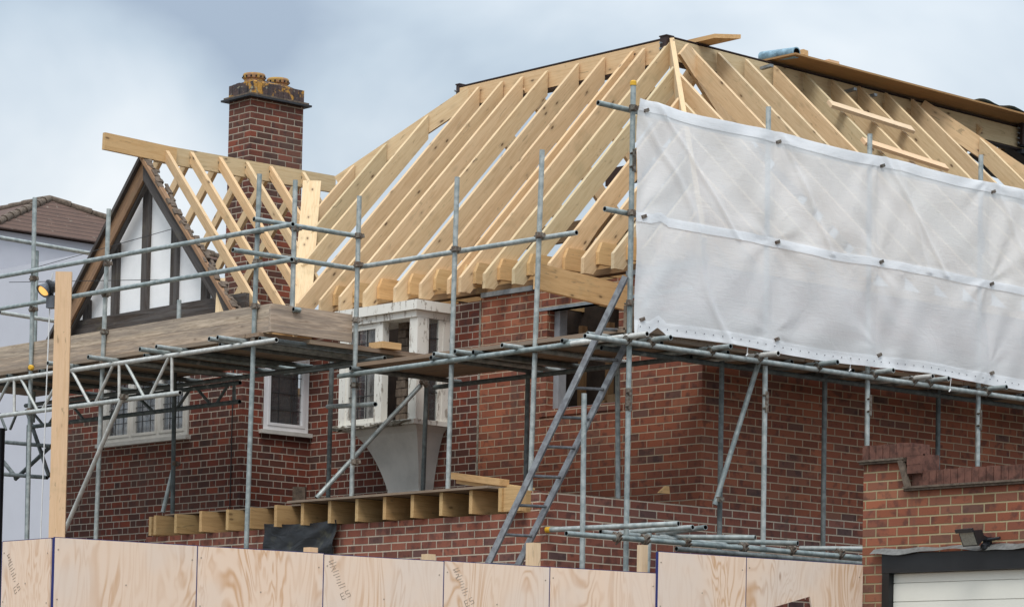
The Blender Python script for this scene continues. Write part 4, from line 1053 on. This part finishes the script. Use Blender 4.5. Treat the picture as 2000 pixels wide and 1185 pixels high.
def stamp(info, u, zt, s=.05, seed=1):
    ob, P, d, nn, h = info; mb = MB(); rg = random.Random(seed)
    ax = (V((0, 0, -1))*math.cos(.45)+d*math.sin(.45)).normalized(); pr = (d*math.cos(.45)+V((0, 0, 1))*math.sin(.45)).normalized()
    O = P+d*u+V((0, 0, h-zt))
    def st(a0, b0, a1, b1, w=.004):
        p0_, p1_ = O+ax*a0+pr*b0, O+ax*a1+pr*b1; mb.beam(p0_, p1_, w, .002, up=nn)
    for k in range(11):
        st(k*.021, -.02+rg.uniform(-.01, .01), k*.021+.004, .03+rg.uniform(-.02, .01), .0035)
    st(0, -.02, .03, .0); st(.05, .01, .075, -.03)
    a0 = .25      # letters E S below
    for (x0, y0_, x1, y1_) in ((0, -.03, .045, -.03), (0, -.03, 0, 0), (.022, -.03, .022, -.005), (.045, -.03, .045, 0), (0, .015, 0, .045), (0, .015, .022, .015), (.022, .015, .022, .045), (.022, .045, .045, .045), (.045, .015, .045, .045)):
        st(a0+x0, y0_, a0+x1, y1_)
    mb.build('ink_stamp', M['ink'], ob)
pts = [hp(q) for q in xsq]
infos = []
for i in range(5): infos.append(panel(pts[i], pts[i+1], H0+random.uniform(-.004, .004), ew=.011 if i == 0 else .006))
stamp(infos[2+0], .07, .04, seed=2) if False else None
stamp(infos[3], .1, .05, seed=3)
stamp(infos[2], .05, .04, seed=5) if False else None
# left end panel turning back
LP = on(9, 1057, 2, H0); LP = V((LP.x, LP.y, 0)); dv = pts[0]-LP
LPi = panel(LP, pts[0]-V((.0, .0, 0)), H0-.002); stamp(LPi, .09, .09, seed=7)
stamp((infos[2][0], *infos[2][1:]), .06, .04, seed=9)
# right step: two taller panels, last one with a cut notch
zs2 = H0+.17
p1455, p1683 = hp(1455), hp(1683)
fw = V((.012, -.01, 0))
infos.append(panel(pts[5]+fw, p1455+fw, zs2, ew=.012))
def notch(P, d, L):
    # photo: triangular opening at (1520..1582, 1162..1185)
    def uz(xp, yp):
        n = V((-d.y, d.x, 0)); v_ = ray(xp, yp); t_ = n.dot(P-C)/n.dot(v_); q = C+v_*t_; return ((q-P).dot(d), q.z-P.z)
    a0, b0, c0 = uz(1505, 1186), uz(1579, 1164), uz(1584, 1190)
    h = zs2-.02
    return [(.004, 0), (a0[0], 0), a0, b0, c0, (c0[0], 0), (L-.004, 0), (L-.004, h), (.004, h)]
infos.append(panel(p1455+fw, p1683+fw, zs2, hole=notch))
def hpost(xp, yt, w_=.075, back=.12):
    q = hp(xp); d = (HB_-HA).normalized(); n = V((-d.y, d.x, 0)); n = n if n.dot(C-HA) < 0 else -n
    q = q+n*back; v_ = ray(xp, yt); k = ((q-C).xy.length)/v_.xy.length; zt = (C+v_*k).z
    MB().box(q.x-w_/2, q.x+w_/2, q.y-w_/2, q.y+w_/2, 0, zt, grain=2).build('post', M['post'], hd)
hpost(1058, 1060, .08); hpost(1272, 1064, .06); hpost(622, 1069); hpost(853, 1082)
# inside of the notch: timber frame
q = hp(1578); 

# ================================================================== tall timber post, lamp and rope
def dpt(x, y, D): return at(x, y, D)
PT, PB = on(125, 531, 1, -3.4), on(111, 1060, 1, -3.4)
ax_ = (PB-PT); PB2 = PT+ax_*(PT.z/(PT.z-PB.z))
tag(MB().beam(PB2, PT, .165, .05, up=F).build('tall_timber_post', M['post']), 'tall pale planed timber post standing behind the hoarding at the left', 'post')
# the lamp hangs from the guard rail
LQ = on(92, 565, 1, Y2-.1)
lamp = thing('work_lamp', 'twin-head work lamp, lit yellow, hanging on the guard rail beside the tall timber post', 'lamp', LQ)
hd_ = (CR*-.6+V((0, 0, -.75))-F*.55).normalized()
A = on(97, 556, 1, Y2-.14)
MB().lathe(A, [(.025, -.02), (.045, .02), (.07, .08), (.085, .12), (.08, .122), (.05, .09)], 16, axis=hd_).build('lamp_head', M['lampgrey'], lamp)
MB().lathe(A+hd_*.105, [(.062, 0), (.055, .014), (.02, .02)], 16, axis=hd_).build('bulb', M['lit'], lamp)
B = on(108, 560, 1, Y2-.1)
MB().lathe(B, [(.03, -.03), (.06, .02), (.085, .06), (.085, .08), (.02, .085)], 16, axis=(-.2, -.9, -.2)).build('lamp_head', M['lampblack'], lamp)
B = on(103, 590, 1, Y2-.12); MB().beam(B+V((0, 0, .065)), B-V((0, 0, .065)), .1, .1, up=(1, .4, 0)).build('junction_box', M['lampgrey'], lamp)
MB().beam(A-hd_*.03, on(104, 585, 1, Y2-.1), .02, .02).build('bracket', M['lampblack'], lamp)
R1, R2, R3 = on(103, 533, 1, Y2-.13), on(97, 600, 1, Y2-.13), on(79, 1055, 1, Y2-.25)
mb = MB().tube(on(96, 560, 1, Y2-.14), R1, .007, 6); mb.tube(R1, R2, .007, 6); mb.tube(R2, R3, .007, 6); tag(mb.build('hanging_rope', M['rope']), 'white rope looped over the guard rail and hanging down by the timber post', 'rope')
tag(MB().tube(on(0, 542, 1, -1.3), on(337, 447, 1, -1.3), .004, 5).build('cable', M['wire']), 'thin cable sloping up across the white gable', 'cable')
tag(MB().tube(on(18, 551, 1, -1.25), on(370, 545, 1, -1.2), .004, 5).build('cable', M['wire']), 'thin level cable crossing the lower part of the white gable', 'cable')
# tarpaulin on the extension wall
def tp(u, v):
    c00, c10, c11, c01 = on(522, 1090, 1, EX-.02), on(656, 1090, 1, EX-.02), on(668, 1015, 1, EX-.02), on(526, 1023, 1, EX-.02)
    q = (c00*(1-u)+c10*u)*(1-v)+(c01*(1-u)+c11*u)*v
    q = q+V((0, -.05-.008*math.sin(u*5+v*3+1.5*math.sin(v*4))-.007*math.sin(u*13-v*9+2*math.sin(u*5))-.012*abs(math.sin(u*7-v*5))**3, -.02*math.sin(u*math.pi)*v)); return q
tag(MB().grid(tp, 40, 24).build('black_tarpaulin', M['tarp']), 'crumpled black plastic sheet pinned on the brick wall below the joists', 'tarpaulin')

# ================================================================== garage
GX, GY = 3.59, -1.7
gar = thing('garage', 'red brick garage with stepped parapet, black door surround and cream door', 'garage', (4.8, -1, 0))
def gz_(xp, yp): return on(xp, yp, 1, GY).z
zc = gz_(1790, 958); zc2 = gz_(1690, 908); gxs = on(1765, 940, 1, GY).x
dx0 = on(1727, 1100, 1, GY).x; zd = gz_(1727, 1082)
wall(1, GY, .22, GX, gxs, 0, zc2, [(dx0, 7.6, 0, zd)]).build('garage_wall', M['brick_gar'], gar)
wall(1, GY, .22, gxs, 9.0, 0, zc, [(dx0, 7.6, 0, zd)]).build('garage_wall', M['brick_gar'], gar)
wall(0, GX, .22, GY+.22, 3.2, 0, 2.9).build('garage_side_wall', M['brick_gar'], gar)
MB().box(GX+.2, 9, GY+.25, 3.2, 2.7, 2.78).build('garage_roof', M['leadflash'], gar)
def crease(x0, x1, z, over=.035, y0=GY):
    MB().box(x0-over*.6, x1, y0-over, y0+.25, z+.002, z+.018).build('tile_creasing', M['tile_crease'], gar)
    MB().box(x0-over*.9, x1, y0-over*1.4, y0+.26, z+.02, z+.036).build('tile_creasing', M['tile_crease'], gar)
crease(GX, gxs+.03, zc2); crease(gxs+.06, 9, zc)
def soldier(x0, x1, z, h=.12):
    mb = MB(); q = x0
    while q < x1:
        w_ = .07; mb.box(q+.003, min(q+w_, x1), GY-.008+random.uniform(-.004, .004), GY+.22, z+.038, z+.038+h+random.uniform(-.004, .004)); q += .073
    so_ = mb.build('soldier_coping', M['soldier'], gar); MB().box(x0+.01, x1-.01, GY+.004, GY+.215, z+.038, z+.03+h).build('coping_mortar', M['moss'], so_)
soldier(GX-.01, gxs+.08, zc2); soldier(gxs+.2, 9, zc)
mb = MB()
for k in range(3): mb.beam((gxs+.06+k*.004, GY-.01, zc2+.08-k*.072), (gxs+.06+k*.004+.14, GY-.01+.0, zc2+.08-k*.072), .06, .07)
mb.box(gxs+.09, gxs+.2, GY+.002, GY+.2, zc, zc2+.06); mb.build('coping_step', M['soldier'], gar)
mb = MB().beam((gxs-.01, GY-.03, zc2+.02), (gxs+.075, GY-.03, zc+.02), .05, .03, up=(0, 1, 0)); mb.build('tile_creasing', M['tile_crease'], gar)
xi0 = on(1748, 1150, 1, GY+.05).x; zi = gz_(1760, 1118)
mb = MB().box(dx0, 7.6, GY-.03, GY+.06, zi, zd, grain=0); mb.box(dx0, xi0, GY-.025, GY+.06, 0, zi, grain=2); mb.build('door_surround', M['blackpaint'], gar)
def fl(u, v): return V((dx0-.1+(7.7-dx0)*u, GY-.015-.055*(1-v)-.01*math.sin(u*37), zd+.002+.04*v-.012*math.sin(u*23)*(1-v)+.006*math.sin(u*61)))
MB().grid(fl, 60, 3).build('lead_flashing', M['leadflash'], gar)
dr_ = MB(); zz = .02; 
while zz < zi-.005:
    h_ = min(.148, zi-zz-.003); dr_.box(xi0+.003, 7.6, GY+.03, GY+.06, zz, zz+h_-.006); dr_.box(xi0+.003, 7.6, GY+.036, GY+.06, zz+h_-.006, zz+h_); zz += .15
dr_.build('garage_door', M['doorcream'], gar)
# floodlight
FQ = on(1905, 1045, 1, GY-.12)
fl_ = thing('floodlight', 'small black floodlight fixed to the garage wall above the door', 'floodlight', FQ)
hw, hh = .09, .055
nrm = V((-.25, -1, -.45)).normalized(); sd = V((1, -.2, 0)).normalized(); up_ = sd.cross(nrm)*-1
if up_.z < 0: up_ = -up_
def fp(a_, b_, c_): return FQ+sd*a_+up_*b_+nrm*c_
mb = MB(); 
vs = [fp(-hw, -hh, 0), fp(hw, -hh, 0), fp(hw, hh, 0), fp(-hw, hh, 0), fp(-hw*1.1, -hh*1.15, .07), fp(hw*1.1, -hh*1.15, .07), fp(hw*1.1, hh*1.2, .07), fp(-hw*1.1, hh*1.2, .07)]
vs[0] = fp(-hw*.7, -hh*.6, -.03); vs[1] = fp(hw*.7, -hh*.6, -.03); vs[2] = fp(hw*.7, hh*.6, -.03); vs[3] = fp(-hw*.7, hh*.6, -.03)
mb.add(vs, MB.BF); mb.beam(fp(-hw*1.15, hh*1.3, .085), fp(hw*1.15, hh*1.3, .085), .03, .02, up=nrm); mb.build('lamp_body', M['lampblack'], fl_)
MB().add([fp(-hw*.92, -hh*.95, .072), fp(hw*.92, -hh*.95, .072), fp(hw*.92, hh, .072), fp(-hw*.92, hh, .072)], [(0, 1, 2, 3)]) 
g_ = MB(); g_.add([fp(-hw*.92, -hh*.95, .074), fp(hw*.92, -hh*.95, .074), fp(hw*.92, hh, .074), fp(-hw*.92, hh, .074), fp(-hw*.92, -hh*.95, .071), fp(hw*.92, -hh*.95, .071), fp(hw*.92, hh, .071), fp(-hw*.92, hh, .071)], MB.BF); g_.build('lens', M['lampglass'], fl_)
mb = MB(); mb.beam(fp(0, 0, -.02), V((FQ.x+.03, GY, FQ.z-.03)), .03, .03); mb.box(FQ.x+.0, FQ.x+.07, GY-.03, GY-.001, FQ.z-.09, FQ.z-.01); mb.tube(V((FQ.x+.05, GY-.03, FQ.z-.03)), V((FQ.x+.17, GY-.03, FQ.z-.02)), .012, 8); mb.lathe(V((FQ.x+.03, GY-.05, FQ.z-.1)), [(.03, 0), (.03, .03), (.02, .04)], 12); mb.build('wall_bracket', M['lampblack'], fl_)

# ================================================================== neighbour house
nb = thing('neighbour_house', 'neighbouring house with brown tiled hipped roof and pale lavender wall behind the scaffold', 'house', (-17, 3, 0))
D = 42.
ap = at(97, 388, D); eaL = at(-60, 467, D-1.5); 
ez = at(0, 467, D).z-.1; hgt = ap.z-ez
# hip roof: apex near ap, ridge runs away (+Y-X)
ax0, ay0 = ap.x, ap.y
E0 = V((ax0-3.6, ay0-2.4, ez)); 
hw_ = 2.2
rf = MB()
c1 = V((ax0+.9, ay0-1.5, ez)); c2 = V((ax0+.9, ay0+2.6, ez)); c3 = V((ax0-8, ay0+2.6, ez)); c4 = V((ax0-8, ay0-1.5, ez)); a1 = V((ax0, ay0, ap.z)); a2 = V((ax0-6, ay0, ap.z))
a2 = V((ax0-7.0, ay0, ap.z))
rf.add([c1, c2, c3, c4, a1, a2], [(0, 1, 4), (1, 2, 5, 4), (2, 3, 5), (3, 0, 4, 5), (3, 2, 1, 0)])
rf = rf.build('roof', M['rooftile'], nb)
for A, B in ((a1, c1), (a1, c2), (a1, a2)):
    mb = MB(); n = 9 if (B-A).length < 4 else 20
    for k in range(n): mb.tube(A+(B-A)*(k/n), A+(B-A)*((k+.97)/n), .05, 8, r1=.065)
    mb.build('hip_tile', M['tile_crease'], rf)
MB().box(c4.x+.2, c1.x-.12, c1.y+.15, c2.y-.2, 0, ez-.02).build('wall', M['neighwall'], nb)
# sheeted lower neighbour wall nearer, plain
tag(MB().box(-22, -10.6, 1.2, 1.4, 0, at(90, 470, 37.5).z-.02).build('rendered_wall', M['neighwall']), 'plain pale lavender side wall behind the left scaffold', 'wall')
tag(MB().tube(at(2, 836, 34), V((at(2, 836, 34).x, at(2, 836, 34).y, 0)), .05, 10).build('drain_pipe', M['lampblack']), 'dark drain pipe at the far left edge behind the scaffold tubes', 'pipe')
tag(MB().box(-6.5, -2.5, -6.9, -6.8, 0, 1.85).build('low_wall', M['paleconc']), 'pale low wall at the bottom left behind the hoarding end', 'wall') if False else None

# ================================================================== ground
struct(MB().box(-150, 150, -150, 150, -.2, 0).build('ground', M['ground']))
struct(MB().box(3.8, 9.5, -60, 60, 0.0, .004).build('pavement', M['paleconc'])) if False else None
d_ = MB(); d_.add([(6, -60, .006), (14, -60, .006), (30, 40, .006), (20, 40, .006)], [(0, 1, 2, 3)]); struct(d_.build('road', M['road']))

# ================================================================== sky and light
w = bpy.data.worlds.new('World'); sc.world = w; w.use_nodes = True
nt = w.node_tree; nt.nodes.clear(); t = NT(nt)
el, az = math.radians(56), None
sdir = V((.6, -.75, 0)).normalized()*math.cos(el)+V((0, 0, math.sin(el)))      # towards the sun
sky = t.n('ShaderNodeTexSky', sky_type='NISHITA', sun_disc=False, sun_elevation=el, sun_rotation=math.atan2(sdir.x, sdir.y), air_density=1.3, dust_density=2.)
gco = t.n('ShaderNodeTexCoord').outputs['Generated']
n1 = t.noise(t.n('ShaderNodeMapping', {'Vector': gco, 'Scale': (1, 1, 1.6)}).outputs[0], 6.5, 5, .5, .2)
def lobe(xp, yp, wid):
    dv_ = ray(xp, yp).normalized(); dt = t.n('ShaderNodeVectorMath', {0: t.n('ShaderNodeVectorMath', {0: gco}, operation='NORMALIZE').outputs[0], 1: tuple(dv_)}, operation='DOT_PRODUCT').outputs['Value']
    return t.sstep(dt, math.cos(wid), 1.)
v_ = t.m('ADD', n1, t.m('MULTIPLY', lobe(80, 280, .08), .4))
v_ = t.m('SUBTRACT', v_, t.m('MULTIPLY', lobe(100, 0, .12), .34))
v_ = t.m('SUBTRACT', v_, t.m('MULTIPLY', lobe(820, 150, .09), .12))
v_ = t.m('ADD', v_, t.m('MULTIPLY', lobe(1500, 60, .12), .08))
v_ = t.m('ADD', v_, t.m('MULTIPLY', lobe(720, 330, .05), .1))
cl = t.ramp(v_, [(.24, tuple(q*10 for q in srgb(156, 171, 189))), (.4, tuple(q*10 for q in srgb(183, 197, 210))), (.55, tuple(q*10 for q in srgb(206, 216, 225))), (.74, tuple(q*10 for q in srgb(231, 236, 240)))])
zz_ = t.m('MAXIMUM', t.n('ShaderNodeSeparateXYZ', {0: t.n('ShaderNodeVectorMath', {0: gco}, operation='NORMALIZE').outputs[0]}).outputs[2], 0.)
boost = t.m('ADD', .78, t.m('MULTIPLY', zz_, 1.6))
cl = t.mix(1., cl, t.n('ShaderNodeCombineXYZ', {0: boost, 1: boost, 2: boost}).outputs[0], 'MULTIPLY')
c = t.mix(.93, sky.outputs[0], cl)
bg = t.n('ShaderNodeBackground', {'Color': c, 'Strength': .1}); ou = t.n('ShaderNodeOutputWorld'); nt.links.new(bg.outputs[0], ou.inputs[0])
sl = bpy.data.lights.new('Sun', 'SUN'); so = bpy.data.objects.new('Sun', sl); col.objects.link(so)
sl.energy = 1.9; sl.angle = math.radians(25); sl.color = (1, .96, .9)
so.rotation_euler = (-sdir).to_track_quat('-Z', 'Y').to_euler()
sc.view_settings.view_transform = 'Standard'; sc.view_settings.look = 'None'; sc.view_settings.exposure = .12; sc.view_settings.gamma = 1
